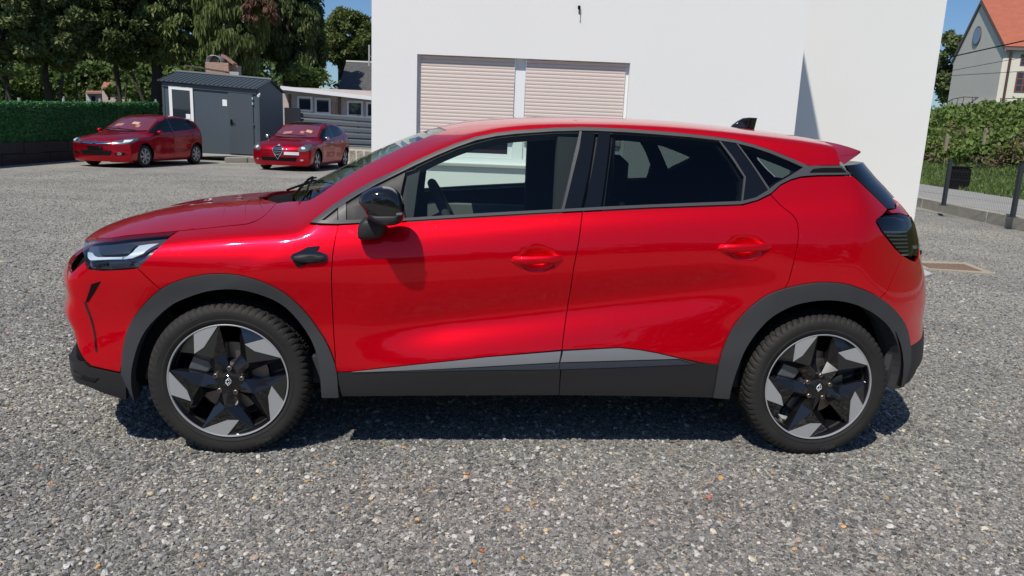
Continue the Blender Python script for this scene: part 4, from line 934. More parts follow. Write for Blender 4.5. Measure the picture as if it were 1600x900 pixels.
for a, b in ((w0+.045, -5.415), (-5.27, w1-.045)):
    k = 0; z = wz1-.005
    m = MB(); L = b-a; V = []
    prof = [(.001, 0), (.005, .003), (.0075, .013), (.0075, .028), (.005, .039), (.001, .0425)]
    for s_i in (0, L):
        V += [E*s_i+NW*d+np.array([0, 0, -h]) for d, h in prof]
    n6 = len(prof); F = [(i, i+n6, i+n6+1, i+1) for i in range(n6-1)]; m.add(V, F)
    me_s = None
    while z > 1.345:
        if me_s is None: o = m.build('shutter_slat', SLAT, BL); me_s = o.data
        else: o = bpy.data.objects.new('shutter_slat', me_s); COL.objects.link(o); o.parent = BL
        o.location = Vector(wp(a, z, -.075)-np.array(BL.location[:])); z -= pitch
    m = MB(); m.obox(wp(a, 1.30, -.078), E*L, NW*.014, (0, 0, .05)); bpart('shutter_end_bar', m, SLAT)
    m = MB(); m.obox(wp(a, 1.33, -.080), E*L, NW*.004, (0, 0, 1.0)); bpart('shutter_backing', m, SLAT)
m = MB(); m.obox(wp(w0-.05, wz0-.045, -.15), E*(w1-w0+.1), NW*.20, (0, 0, .04)); wb(bpart('window_sill', m, GREYST), .006)
m = MB(); m.tube([wp(-4.64, 2.985, 0), wp(-4.64, 2.985, .05), wp(-4.64, 2.90, .055)], .008, 6); m.tube([wp(-4.64, 3.0, .02), wp(-4.64, 2.97, .035)], .018, 8); bpart('wall_hook', m, BLACK)

# ---------------- right side: kerb wall, fence, road, bank, hedge, house ----------------
def rp(y, off, z): return np.array([curbx(y)+off*.979, y-off*.205, z])
kz = .24
kw = empty('kerb_wall', (curbx(12), 12, 0), 'low weathered concrete wall carrying the mesh fence at the right of the yard', 'wall')
segs = [(2.0, 5.0), (5.015, 8.2), (8.215, 11.1), (11.115, 14.2), (14.215, 18.0), (18.015, 22), (22.015, 26), (26.015, 30)]
for a, b in segs:
    m = MB(); A, B = rp(a, 0, -.05), rp(b, 0, -.05); A2, B2 = rp(a, .26, -.05), rp(b, .26, -.05); m.obox(A, B-A, A2-A, (0, 0, kz+.05+RNG.uniform(-.006, .006)))
    o = m.build('concrete_block', CONC, kw); o.data.transform(Matrix.Translation(-Vector(kw.location))); wb(o, .02, 2)
FPOST = mat('anthracite_metal', (.045, .052, .06), .45, .3)
fen = empty('mesh_fence', tuple(onZ(1475, 321, kz)), 'dark grey wire mesh fence with square posts on the concrete kerb wall', 'fence')
pA = onZ(1474, 321, kz); pB = onZ(1582, 339, kz); dv = pB-pA; dl = np.linalg.norm(dv); dvn = dv/dl; nv = np.array([dvn[1], -dvn[0], 0])
def zat(px_, py_, P):
    d = ray(px_, py_); h = np.hypot(P[0]-CC[0], P[1]-CC[1])/np.hypot(d[0], d[1]); return CC[2]+h*d[2]
ztop = zat(1487, 250, pA)
for k in range(-3, 4):
    P = pA+dv*k; m = MB(); m.obox(P-dvn*.04-nv*.03, dvn*.08, nv*.06, (0, 0, ztop-kz)); m.obox(P-dvn*.045-nv*.035+(0, 0, ztop-kz), dvn*.09, nv*.07, (0, 0, .02)); m.obox(P-dvn*.07-nv*.06, dvn*.14, nv*.12, (0, 0, .012))
    o = m.build('fence_post', FPOST, fen); o.data.transform(Matrix.Translation(-fen.location))
for k in range(-3, 3):
    P = pA+dv*k; m = MB(); q_ = int(dl/.05)
    for i in range(1, q_): p = P+dvn*(i*.05); m.tube([p+(0, 0, .04), p+(0, 0, ztop-kz-.03)], .0018, 3, cap=False)
    for z in np.linspace(.06, ztop-kz-.05, 6): m.tube([P+(0, 0, z), P+dv+(0, 0, z)], .0022, 3, cap=False)
    o = m.build('wire_mesh', FPOST, fen); o['kind'] = 'stuff'; o.data.transform(Matrix.Translation(-fen.location))
def strip(name, prof, m, kind='structure', y0=-14, y1=90, n=80, rough=0., ox=0):
    V = []; k = len(prof)
    for y in np.linspace(y0, y1, n):
        for off, z in prof: V.append(rp(y, off, z+(RNG.normal(0, rough) if rough else 0)))
    F = [(i*k+j_, i*k+j_+1, (i+1)*k+j_+1, (i+1)*k+j_) for i in range(n-1) for j_ in range(k-1)]
    o = mesh_obj(name, V, F, m); tag(o, kind=kind); return o
strip('road', [(.25, -.02), (.26, .19), (3.4, .19)], ASPH)
strip('grass_bank', [(3.35, .12), (3.4, .20), (5.5, .42), (8.0, .95), (9.5, 1.9), (11.5, 2.8), (13.5, 3.3), (20, 3.9), (60, 5.5)], GRASS, rough=.05)

LEAFM = {}
def leaf_mat(name, c1, c2, sc=.6):
    m = bpy.data.materials.new(name); m.use_nodes = True; nt = m.node_tree; n = nt.nodes; l = nt.links; b = n['Principled BSDF']; b.inputs['Roughness'].default_value = .55; b.inputs['Specular IOR Level'].default_value = .3
    tc = n.new('ShaderNodeTexCoord'); c, f = ramp_noise(nt, tc.outputs['Object'], sc, [(.35, c1), (.68, c2)], 8, .75); l.new(c, b.inputs['Base Color'])
    tr = n.new('ShaderNodeBsdfTranslucent'); l.new(c, tr.inputs[0]); mx = n.new('ShaderNodeMixShader'); mx.inputs[0].default_value = .22
    l.new(b.outputs[0], mx.inputs[1]); l.new(tr.outputs[0], mx.inputs[2]); l.new(mx.outputs[0], n['Material Output'].inputs['Surface']); LEAFM[name] = m; return m
L_DK = leaf_mat('dark_conifer', (.046, .074, .023), (.13, .16, .05)); L_MD = leaf_mat('mid_leaf', (.085, .12, .042), (.20, .235, .095)); L_WP = leaf_mat('weeping_leaf', (.075, .11, .03), (.20, .235, .075))
L_LT = leaf_mat('light_leaf', (.05, .09, .02), (.13, .19, .05)); L_HD = leaf_mat('hedge_leaf', (.075, .125, .025), (.20, .27, .07), 1.2); L_BR = leaf_mat('dead_leaf', (.11, .055, .035), (.20, .11, .07)); L_BR2 = leaf_mat('dry_leaf', (.13, .10, .06), (.22, .17, .10), 1.2)
L_GR = leaf_mat('grass_blade', (.08, .14, .025), (.17, .24, .06), .8); L_FH = leaf_mat('artificial_leaf', (.055, .19, .065), (.10, .28, .10), 3.)
BARK = mat('bark', (.035, .028, .022), .95, bump=(30, .8, .03), var=(4, (.06, .048, .038), .25))
def quads(Cn, w, h, droop=0., rng=RNG, asp=None):
    """leaf-sized faces at points Cn; droop 1 = hang straight down"""
    n = len(Cn); a = rng.normal(size=(n, 3)); a /= np.linalg.norm(a, axis=1)[:, None]; b = rng.normal(size=(n, 3)); 
    down = np.tile([0, 0, -1.], (n, 1)); a = a*(1-droop)+down*droop; a /= np.linalg.norm(a, axis=1)[:, None]
    b = np.cross(a, b); b /= np.linalg.norm(b, axis=1)[:, None]; s = rng.uniform(.6, 1.3, n)[:, None]
    A = a*h*s; B = b*w*s*.5; V = np.stack([Cn-B*.6, Cn+B*.6, Cn+A*.55+B, Cn+A, Cn+A*.55-B], 1).reshape(-1, 3)
    F = np.arange(n*5).reshape(n, 5); return V, F
def fast_mesh(name, V, F, m, parent=None):
    me = bpy.data.meshes.new(name); nv_, nf = len(V), len(F); k = F.shape[1]; me.vertices.add(nv_); me.vertices.foreach_set('co', V.astype(np.float32).ravel()); me.loops.add(nf*k); me.loops.foreach_set('vertex_index', F.astype(np.int32).ravel())
    me.polygons.add(nf); me.polygons.foreach_set('loop_start', np.arange(nf, dtype=np.int32)*k); me.update(calc_edges=True); me.materials.append(m)
    o = bpy.data.objects.new(name, me); COL.objects.link(o); o.parent = parent; return o
def crown_pts(c, r, n, nclump, rng, shell=.55, cr=.2, cone=0.):
    c = np.array(c, float); r = np.array(r, float); d = rng.normal(size=(nclump, 3)); d /= np.linalg.norm(d, axis=1)[:, None]; q = d*(shell+(1-shell)*rng.uniform(0, 1, (nclump, 1))**.6)
    if cone: q[:, :2] *= (1-cone*(q[:, 2:3]+1)/2)
    k = rng.integers(0, nclump, n); g = rng.normal(size=(n, 3)); g /= np.linalg.norm(g, axis=1)[:, None]; g *= rng.uniform(.3, 1, (n, 1))**.5
    size = rng.uniform(.6, 1.4, nclump)[k][:, None]; P = q[k]*r+g*cr*size*np.array([1, 1, .75])*r.mean(); return P+c
def tree(label, base, trunk_r, h_tr, crowns, m, n, wh, droop=0., group='trees beyond the yard', seed=1, cone=0., ncl=70, extra=None, name='tree', cr=.2, lean=0.):
    rng = np.random.default_rng(seed); T = empty(name, tuple(base), label, 'tree', group=group); b = np.array(base, float)
    mb = MB(); zs = np.linspace(0, h_tr, 6); mb.tube([(lean*z/h_tr+rng.normal(0, .04), rng.normal(0, .04), z) for z in zs], [trunk_r*(1.15-.6*i/5) for i in range(6)], 9)
    for (c, r) in crowns:
        for k in range(5):
            e = np.array(c)+rng.normal(size=3)*np.array(r)*.45; s0_ = np.array([lean*.75, 0, h_tr*rng.uniform(.55, .9)]); mb.tube([s0_, s0_*.45+e*.55+rng.normal(0, .15, 3), e], [trunk_r*.45, trunk_r*.3, trunk_r*.1], 6)
    mb.build('trunk', BARK, T, smooth=True)
    P = np.vstack([crown_pts(c, r, int(n*np.prod(r)**.667/sum(np.prod(q)**.667 for _, q in crowns)), ncl, rng, cr=cr, cone=cone) for c, r in crowns]); V, F = quads(P, wh[0], wh[1], droop, rng); fast_mesh('crown', V, F, m, T)
    if extra:
        c, r, mm, nn = extra; P = crown_pts(c, r, nn, 20, rng, cr=.3); V, F = quads(P, wh[0]*.55, wh[1]*.6, .6, rng); fast_mesh('dead_branches', V, F, mm, T)
    return T
def ptree(label, px0, py0, px1, py1, Y, m, n, wh, droop=0., ptr=None, seed=1, cone=0., tr=.16, extra=None, ncl=70, cr=.2, dz=.8, name='tree', zbase=0., lean=0., split=False):
    """a tree whose crown fills the given stretch of the picture at depth Y"""
    c = onY((px0+px1)/2, (py0+py1)/2, Y); a = onY(px0, (py0+py1)/2, Y); b = onY(px1, (py0+py1)/2, Y); t_ = onY((px0+px1)/2, py0, Y); u_ = onY((px0+px1)/2, py1, Y)
    rx = (b[0]-a[0])/2; rz = (t_[2]-u_[2])/2; xb = onY(ptr if ptr is not None else (px0+px1)/2, 200, Y)[0]
    base = np.array([xb, Y, zbase]); cl = np.array([c[0], Y, c[2]])-base; r = (rx*.85, min(rx, 3.0)*dz, rz*.9)
    ex = None
    if extra:
        e0 = onY((extra[0]+extra[2])/2, (extra[1]+extra[3])/2, Y-1.8*dz); k = abs(onY(extra[2], 50, Y)[0]-onY(extra[0], 50, Y)[0])/2; ex = ((e0[0]-base[0], -min(rx, 3)*dz*.85, e0[2]-zbase), (k, .5, k*.8), L_BR, extra[4])
    return tree(label, base, tr, max(1.5, cl[2]+rz*.3), [(tuple(cl), r)], m, n, wh, droop, seed=seed, cone=cone, extra=ex, ncl=ncl, cr=cr, name=name, lean=lean)
ptree('mid green bushy tree with two thin trunks at the far left edge of the treeline', -90, -110, 88, 135, 33, L_MD, 30000, (.10, .22), .2, 18, 3, tr=.12, ncl=190, cr=.15)
ptree('leafy green tree with a forked trunk beside the leftmost tree', 45, -120, 150, 130, 34, L_MD, 22000, (.10, .22), .25, 80, 4, tr=.15, ncl=150, cr=.16)
ptree('dark layered pine with slanting trunks above the dark red hatchback', 118, -60, 250, 112, 35, L_DK, 22000, (.09, .22), .0, 188, 5, tr=.13, ncl=110, cr=.17)
ptree('tall conifer with a thick dark trunk left of the grey cabin roof', 205, -130, 330, 118, 36, L_WP, 24000, (.08, .28), .6, 248, 6, tr=.26, ncl=170, cr=.15)
ptree('weeping conifer with a brown dead patch behind the brick chimney', 300, -110, 432, 135, 34, L_WP, 32000, (.07, .34), .8, 365, 7, tr=.22, extra=(372, -14, 430, 40, 3500), ncl=190, cr=.15)
ptree('dark dense conifer right of the weeping tree', 405, -140, 500, 140, 36, L_DK, 24000, (.08, .28), .65, 452, 8, tr=.22, ncl=150, cr=.16)
ptree('narrow dark cypress spire beside the open sky', 478, 2, 512, 140, 37, L_DK, 12000, (.06, .22), .45, 496, 9, cone=.75, tr=.10, ncl=50, cr=.25)
ptree('rounded sunlit pine behind the dark slate roof', 497, 12, 592, 112, 43, L_WP, 34000, (.09, .22), .1, 533, 10, tr=.26, ncl=130, cr=.22)
ptree('small bright green bush behind the grey cabin ridge', 440, 100, 512, 136, 35, L_LT, 2600, (.10, .22), .0, 478, 12, tr=.05, ncl=24, cr=.3)
ptree('pale green tree between the white building and the gabled house', 1455, 45, 1512, 165, 62, L_MD, 7000, (.16, .36), .1, 1478, 13, tr=.15, ncl=60, cr=.2, zbase=3.5)
TRL = {5: 'bare thin trunk farthest left behind the green fence', 98: 'thin bare trunk just left of a concrete post behind the fence', 205: 'bare trunk leaning right, above the dark red hatchback roof', 178: 'slender bare trunk leaning slightly right, left of the pine stem', 198: 'upright slim bare trunk between two leaning ones behind the fence', 120: 'upright slim bare trunk in the middle of the green fence', 265: 'bare trunk just behind the left end of the cabin roof'}
m = MB()
for (x0, y0, x1, y1, Y, r) in ((5, 118, 16, 160, 32.4, .09), (98, 118, 92, 160, 33.4, .10), (205, 112, 224, 160, 34.5, .09), (178, 108, 188, 160, 34.6, .08), (198, 122, 195, 160, 34.5, .06), (120, 120, 118, 160, 34.5, .06), (265, 116, 268, 150, 36, .1)):
    m = MB(); p = onY(x0, y0, Y); q_ = onY(x1, y1, Y); d = q_-p; d = d*((q_[2]+0)/(p[2]-q_[2]+1e-6)+1); m.tube([p, p+d*.5+(.05, 0, 0), p+d], [r*.7, r*.85, r], 8); o = m.build('bare_tree', BARK, smooth=True)
    tag(o, TRL[int(x0)], 'tree', 'bare trunks under the trees beyond the green fence')
# low greenery beyond the fence (one mass)
rng = np.random.default_rng(21); P = []
for k in range(46):
    px_ = rng.uniform(-60, 520); Y = rng.uniform(38, 52); Y = 49 if 128 < px_ < 208 else Y; c = onY(px_, rng.uniform(118, 160), Y); c[2] = max(.5, c[2]); P.append(crown_pts(c, (1.5, 1.2, 1.1), 700, 14, rng, cr=.35))
V, F = quads(np.vstack(P), .16, .26, 0, rng); tag(fast_mesh('undergrowth', V, F, L_LT), 'light green shrubs and undergrowth below the trees', 'shrubs', kind='stuff')
rng = np.random.default_rng(25); P = []
for k in range(150):
    px_ = rng.uniform(-150, 470); Y = rng.uniform(50, 58); P.append(crown_pts(onY(px_, rng.uniform(-140, 110), Y), (1.9, 1.3, 2.2), 520, 14, rng, cr=.35))
V, F = quads(np.vstack(P), .16, .40, .5, rng); tag(fast_mesh('distant_wood', V, F, L_DK), 'dense dark wood closing the view behind the nearer trees', 'wood', kind='stuff')
# hedge on the bank
rng = np.random.default_rng(22); P = []; P2 = []
for k in range(1700):
    y = rng.uniform(20, 64); off = rng.uniform(7.2, 14.5); zt = np.interp(off, [7.2, 9.5, 11.5, 14.5], [.9, 2.0, 3.2, 3.7]); c = rp(y, off, zt-.45*float(sm(off, 9, 13))+rng.uniform(0, .45)); 
    dry = (off < 9.2 and rng.uniform() < (.75 if y < 27 else .15))
    (P2 if dry else P).append(crown_pts(c, (.65, .65, .5), 80, 6, rng, cr=.5))
V, F = quads(np.vstack(P), .12, .19, 0, rng); tag(fast_mesh('hedge', V, F, L_HD), 'dense bright green climbing hedge covering the bank below the gabled house', 'hedge', kind='stuff')
V, F = quads(np.vstack(P2), .05, .30, .3, rng); tag(fast_mesh('dry_brush', V, F, L_BR2), 'dry brown brambles at the foot of the green hedge', 'brambles', kind='stuff')
# grass blades on the verge
n = 40000; y = rng.uniform(9, 60, n); off = rng.uniform(3.3, 8.2, n); z = np.interp(off, [3.3, 5.5, 8.2], [.18, .42, 1.0]); P = np.stack([curbx(y)+off*.979, y-off*.205, z], 1)
V, F = quads(P, .03, -.16, .55, rng); tag(fast_mesh('verge_grass', V, F, L_GR), 'green grass strip between the road and the hedge bank', 'grass', kind='stuff')
for (px_, py_) in ((1480, 205), (1540, 195)):
    P = rp(24, 8, 0); c = onY(px_, py_+10, 24); m = MB(); m.box(c+(-.04, -.04, -.5), c+(.04, .04, .12), bev=.01); tag(m.build('wooden_stake', mat('old_wood', (.28, .23, .17), .9)), 'short grey wooden stake in the hedge, %s of the two' % ('left' if px_ < 1500 else 'right'), 'stake')
c = onZ(1500, 283, .45); m = MB(); m.box(c+(-.19, -.2, -.4), c+(.19, .25, .42), bev=.05); m.box(c+(-.21, -.23, .42), c+(.21, .28, .46), bev=.02)
BIN = empty('waste_bin', tuple(c), 'dark plastic bin half hidden in dry brambles behind the mesh fence', 'bin'); o = m.build('bin_body', BLACK, BIN); o.data.transform(Matrix.Translation(-BIN.location)); m = MB(); m.tube([c+(-.2, .30, .4), c+(.2, .30, .4)], .02, 8); o = m.build('handle', BLACK, BIN); o.data.transform(Matrix.Translation(-BIN.location))

# gabled house
PLS = mat('cream_plaster', (.74, .70, .60), .9, bump=(8, .3, .02), var=(.7, (.66, .64, .56), .3)); TILE = mat('orange_tile', (.42, .125, .07), .85, var=(3, (.33, .10, .06), .3)); EAV = mat('roof_edge', (.16, .13, .13), .8); PIPE = mat('brown_pipe', (.09, .05, .04), .5)
R0 = onY(1556, 158, 40.); L0 = onY(1480, 165, 46.8); gb = (L0-R0); gb[2] = 0; gl_ = np.linalg.norm(gb); ge = gb/gl_; gn = np.array([ge[1], -ge[0], 0]);
if np.dot(gn, CC-R0) < 0: gn = -gn
hx = -gn*1.0                                     # ridge runs away from the camera, behind the gable
HO = empty('gabled_house', tuple(R0), 'cream gabled house with round window and orange tiled roof above the hedge', 'house')
def hz(px_, py_): return onPl(px_, py_, R0, gn)
apex = hz(1535, 2); eR = hz(1566, 73); eL = hz(1490, 92)
def hpart(name, mb, mt, parent=HO, smooth=False): o = mb.build(name, mt, parent, smooth); o.data.transform(Matrix.Translation(-HO.location)); return o
zb_ = 2.5; g0 = np.array([R0[0], R0[1], zb_]); g1 = np.array([L0[0], L0[1], zb_]); eRz = np.array([R0[0], R0[1], eR[2]]); eLz = np.array([L0[0], L0[1], eL[2]])
dep = hx*16
m = MB(); m.add([g0, g1, eLz, apex, eRz], [(0, 1, 2, 3, 4)]); m.add([g0, eRz, eRz+dep, g0+dep], [(0, 1, 2, 3)]); m.add([g1, eLz, eLz+dep, g1+dep], [(3, 2, 1, 0)]); hpart('wall', m, PLS)
up_ = np.array([0, 0, .12]); ov = -hx*.10
for (ez, s_) in ((eRz, 1), (eLz, -1)):
    sl = ez-apex; tot = np.linalg.norm(sl); 
    m = MB(); A = apex+up_+ov*1.0; m.add([A, A+sl*1.06, A+sl*1.06+dep-ov, A+dep-ov], [(0, 1, 2, 3) if s_ > 0 else (3, 2, 1, 0)])
    rf = hpart('roof', m, TILE)
    if s_ > 0:
        m = MB(); nrow = 26; nn_ = np.cross(dep/16, sl/tot); nn_ *= np.sign(nn_[2])
        for k in range(nrow): p = A+sl*1.06*k/nrow; m.obox(p+nn_*.003, sl*1.06/nrow*.98, nn_*.045*1, dep-ov)
        o = hpart('roof_tile_course', m, TILE, HO); o['kind'] = 'stuff'
    m = MB(); m.obox(A-up_*2.2, sl*1.06, up_*2.1, hx*.12); hpart('bargeboard', m, EAV)
m = MB(); m.obox(eRz+gn*0+(0, 0, -.25)+ge*-.28, ge*.16, dep, (0, 0, .16)); hpart('gutter', m, EAV)
m = MB(); q_ = R0*1.; pp = [eRz-ge*.22-hx*-.3+(0, 0, -.2), np.array([*(R0-ge*.12+hx*.35)[:2], eR[2]-.6]), np.array([*(R0-ge*.12+hx*.35)[:2], zb_])]; m.tube(pp, .07, 8); hpart('downpipe', m, PIPE)
cw = hz(1527.5, 56); zr_ = abs(hz(1527.5, 42)[2]-hz(1527.5, 71)[2])/2; m = MB(); m.prism([cw+ge*math.cos(a)*zr_*1.0+np.array([0, 0, zr_*math.sin(a)])+gn*.02 for a in np.linspace(0, 2*PI, 29)[:-1]], gn*.03); rwn = hpart('round_window', m, PVC if False else EAV)
m = MB(); m.prism([cw+ge*math.cos(a)*zr_*.86+np.array([0, 0, zr_*.86*math.sin(a)])+gn*.05 for a in np.linspace(0, 2*PI, 29)[:-1]], gn*.01); hpart('pane', m, mat('pale_pane', (.18, .21, .26), .1, 0, 1), HO)
FRM = mat('red_brown_frame', (.22, .07, .05), .6)
sn = -ge; 
def swin(px0, py0, px1, py1, arch=False):
    a = onPl(px0, py0, R0, sn); b = onPl(px1, py1, R0, sn); z1, z0 = a[2], b[2]; t0 = a-R0; t1 = b-R0; d0 = np.dot(t0, hx); d1 = np.dot(t1, hx); P0 = np.array([*(R0+hx*d0)[:2], z0]); m = MB(); w_ = d1-d0
    m.obox(P0+sn*.01, hx*w_, sn*.04, (0, 0, z1-z0)); wn_ = hpart('window', m, FRM)
    for i in range(2):
        for k in range(3):
            m = MB(); m.obox(P0+hx*w_*(.08+.47*i)+sn*.052+(0, 0, (z1-z0)*(.05+.32*k)), hx*w_*.38, sn*.004, (0, 0, (z1-z0)*.26)); hpart('pane', m, PANE, wn_)
swin(1589, 112, 1606, 144); swin(1596, 85, 1610, 102)
# little retaining wall and railing in front of the house
m = MB(); a = onY(1470, 167, 47); b = onY(1640, 160, 34); dd_ = b-a; m.obox(a-(0, 0, 1.2), dd_, (.15, .25, 0), (0, 0, 1.35)); tag(m.build('retaining_wall', PLS), 'pale retaining wall just below the gabled house', 'wall')
RL = empty('railing', tuple(a), 'thin dark metal railing along the terrace of the gabled house', 'railing'); pts = [onY(*q_) for q_ in ((1481, 159, 46), (1488, 155, 45.5), (1506, 151.5, 44), (1534, 152.5, 42), (1570, 154, 39.5), (1620, 153, 36))]
def cp(name, m_, mt, par, sm_=True): o = m_.build(name, mt, par, sm_); o.data.transform(Matrix.Translation(-par.location)); return o
m = MB(); m.tube(pts, .025, 6); cp('handrail', m, PIPE, RL)
for i in range(len(pts)-1):
    for t in (0, .5): p = pts[i]*(1-t)+pts[i+1]*t; m = MB(); m.tube([p, p-(0, 0, .75)], .02, 5); cp('baluster', m, PIPE, RL)
for lab, (x0, y0, x1, y1, r) in zip(['thickest black overhead cable crossing the gable', 'middle thin overhead wire before the gabled house', 'lowest thin overhead wire before the gabled house'], [(1440, 99, 1640, 55, .022), (1440, 119, 1640, 82, .009), (1440, 121, 1640, 109, .009)]):
    a = onY(x0, y0, 26); b = onY(x1, y1, 21); m = MB(); a2 = a-(b-a)*1.2; b2 = b+(b-a)*1.5; m.tube([a2+(b2-a2)*t-np.array([0, 0, .9*4*t*(1-t)-.9*4*.3*.7])*.0 for t in np.linspace(0, 1, 12)], r, 5); tag(m.build('overhead_cable', BLACK, smooth=True), lab, 'cable')
# drain grate and concrete pieces by the corner
gf = [onZ(*q_) for q_ in ((1420, 408), (1510, 411.5), (1556, 429.5), (1436, 420.5))]; DR = empty('floor_drain', tuple(gf[0]), 'rusty rectangular drain cover in a pale concrete frame right of the tail light', 'drain')
m = MB(); m.prism([p+(0, 0, .012) for p in gf][::-1], (0, 0, -.05)); cp('frame', m, mat('pale_frame', (.33, .285, .215), .9, bump=(60, .4, .005)), DR, False)
inn = [onZ(*q_) for q_ in ((1436, 413), (1505, 414.5), (1534, 425.5), (1452, 420.5))]; RU = mat('rust', (.16, .10, .075), .85, var=(30, (.22, .15, .11), .25)); m = MB(); m.prism([p+(0, 0, .018) for p in inn][::-1], (0, 0, -.03)); cp('cover', m, RU, DR, False)
for k in range(9):
    t = (k+.5)/9; a = inn[0]*(1-t)+inn[1]*t; b = inn[3]*(1-t)+inn[2]*t; m = MB(); m.tube([a*.93+b*.07+(0, 0, .02), a*.07+b*.93+(0, 0, .02)], .006, 4); cp('bar', m, RU, DR, False)
m = MB(); m.prism([onZ(*q_) for q_ in ((1395, 419), (1432, 420), (1457, 431), (1440, 436), (1395, 436))][::-1], (0, 0, .03)); tag(wb(m.build('concrete_slab', mat('pale_slab', (.40, .41, .42), .8)), .006), 'pale pointed concrete slab on the gravel behind the rear bumper', 'slab')
m = MB(); m.prism([onZ(*q_) for q_ in ((1418, 392), (1440, 397), (1433, 406), (1418, 403))][::-1], (0, 0, .05)); tag(wb(m.build('dark_patch_block', BLACK), .006), 'small black block added for a dark patch on the gravel above the drain cover', 'wedge')  # low black block added where the ground shows an unidentified dark patch

# ---------------- left side: green fence on timber, cabin, buildings ----------------
FA, FB = onZ(0, 259.5), onZ(123, 249.5); fd = (FB-FA)/np.linalg.norm(FB-FA); fnn = np.array([fd[1], -fd[0], 0])
if np.dot(fnn, CC-FA) < 0: fnn = -fnn
Lf = np.linalg.norm(FB-FA)
def fz(p0, px1_, py1_, P): return zat(px1_, py1_, P)
zt0, zt1 = zat(0, 160.5, FA), zat(123, 160.5, FB); zg0, zg1 = zat(0, 223.5, FA), zat(123, 219, FB)
def lin(a, b, s): return a+(b-a)*s/Lf
FE = empty('artificial_hedge_fence', tuple(FA), 'fence clad in dark green artificial leaves above black timber, left side', 'fence')
s0_, s1_ = -6., 11.
m = MB(); P0 = FA+fd*s0_; P1 = FA+fd*s1_
Vq = [P0+(0, 0, lin(zg0, zg1, s0_)), P1+(0, 0, lin(zg0, zg1, s1_)), P1+(0, 0, lin(zt0, zt1, s1_)), P0+(0, 0, lin(zt0, zt1, s0_))]; Vq = [v-fnn*.10 for v in Vq]
m.prism(Vq, -fnn*.05); cp('backing', m, L_FH, FE, False)
rng = np.random.default_rng(31); n = 42000; s_q = rng.uniform(s0_, s1_, n); h_ = rng.uniform(0, 1, n)**.97; zz_ = lin(zg0, zg1, s_q)*(1-h_)+(lin(zt0, zt1, s_q)+.02)*h_; P = FA+fd*s_q[:, None]-fnn*.07+fnn*rng.uniform(-.03, .04, n)[:, None]; P[:, 2] = zz_
V, F = quads(P-np.array(FE.location[:]), .035, .06, .0, rng); o = fast_mesh('leaves', V, F, L_FH, FE); o['kind'] = 'stuff'
for k in range(8):
    s_ = s0_+k*2.4+.3; p = FA+fd*s_-fnn*.18; m = MB(); m.tube([p, p+(0, 0, lin(zt0, zt1, s_)+.12)], .045, 8); cp('post', m, CONC, FE)
TIM = mat('black_timber', (.022, .020, .019), .8, bump=(14, .5, .01), var=(6, (.036, .033, .03), .3))
TW = empty('timber_wall', tuple(FA), 'low black timber retaining wall of stacked beams under the green fence', 'wall')
zmid = .5
for row in range(2):
    s_ = s0_+(.0 if row else -1.1)
    while s_ < s1_:
        e_ = min(s_+2.38, s1_); a = FA+fd*s_; zl, zh_ = (.0, .30) if row == 0 else (.31, None)
        t0_, t1_ = lin(zg0, zg1, s_), lin(zg0, zg1, e_); dpt = -.24+.02*row
        if row == 0: m = MB(); m.obox(a+fnn*.02+(0, 0, -.03), fd*(e_-s_-.015), fnn*dpt, (0, 0, t0_*.52))
        else:
            m = MB(); b_ = FA+fd*(e_-.015); A = [a+(0, 0, t0_*.50), b_+(0, 0, t0_*.50), b_+(0, 0, t1_-.004), a+(0, 0, t0_-.004)]; m.prism([x-fnn*.24 for x in A], fnn*.24)
        wb(cp('beam', m, TIM, TW, False), .012, 2); s_ += 2.4

# --- grey cabin ---
CAB = mat('anthracite_cladding', (.070, .092, .112), .45, .1, bump=(3, .05, .01)); CABD = mat('cabin_door_grey', (.068, .085, .10), .4, .1); CROOF = mat('cabin_roof', (.048, .064, .08), .6, .0)
YR = 24.0; Rf = onY(404, 244, YR); bestphi = None
for phi in np.radians(np.arange(-30, 5, .5)):
    q_ = Rf+2.45*np.array([-math.sin(phi), math.cos(phi), 0]); d = q_-CC; zc_ = d@fw; px_ = 800+FPX*(d@RT)/zc_
    if bestphi is None or abs(px_-444) < bestphi[0]: bestphi = (abs(px_-444), phi)
phi = bestphi[1]; c1_ = np.array([math.cos(phi), math.sin(phi), 0]); c2_ = np.array([-math.sin(phi), math.cos(phi), 0]); print('cabin phi', math.degrees(phi))
nf_ = c2_*-1; Lf2 = onPl(256, 180, Rf, nf_); wid = abs(np.dot(Lf2-Rf, c1_)); Lp = Rf-c1_*wid
def xy(P, z): return np.array([P[0], P[1], z])
zRb, zRt = zat(404, 243.5, Rf), zat(404, 141, Rf); zLb, zLt = zat(256, 236, Lp), zat(256, 128, Lp)
def cab(s, t, d=0.):                            # s along the front 0..1, t height 0..1, d depth
    P = Lp+(Rf-Lp)*s+c2_*d; zb0_ = zLb+(zRb-zLb)*s; zt_ = zLt+(zRt-zLt)*s; return xy(P, zb0_+(zt_-zb0_)*t)
CB = empty('site_cabin', tuple(xy((Lp+Rf)/2, 0)), 'dark grey site cabin with a white framed window and a plain door', 'cabin')
def cbp(name, m_, mt, par=CB, sm_=False): o = m_.build(name, mt, par, sm_); o.data.transform(Matrix.Translation(-CB.location)); return o
D_ = 2.45
m = MB(); m.add([cab(0, 0), cab(1, 0), cab(1, 1), cab(0, 1), cab(0, 0, D_), cab(1, 0, D_), cab(1, 1, D_), cab(0, 1, D_)], [(0, 1, 2, 3), (1, 5, 6, 2), (4, 0, 3, 7), (5, 4, 7, 6), (4, 5, 1, 0)]); cbp('wall', m, CAB)
rg = (zat(427, 127.5, Rf+c2_*D_/2)-zRt)
rdz = np.array([0, 0, max(rg, .35)])
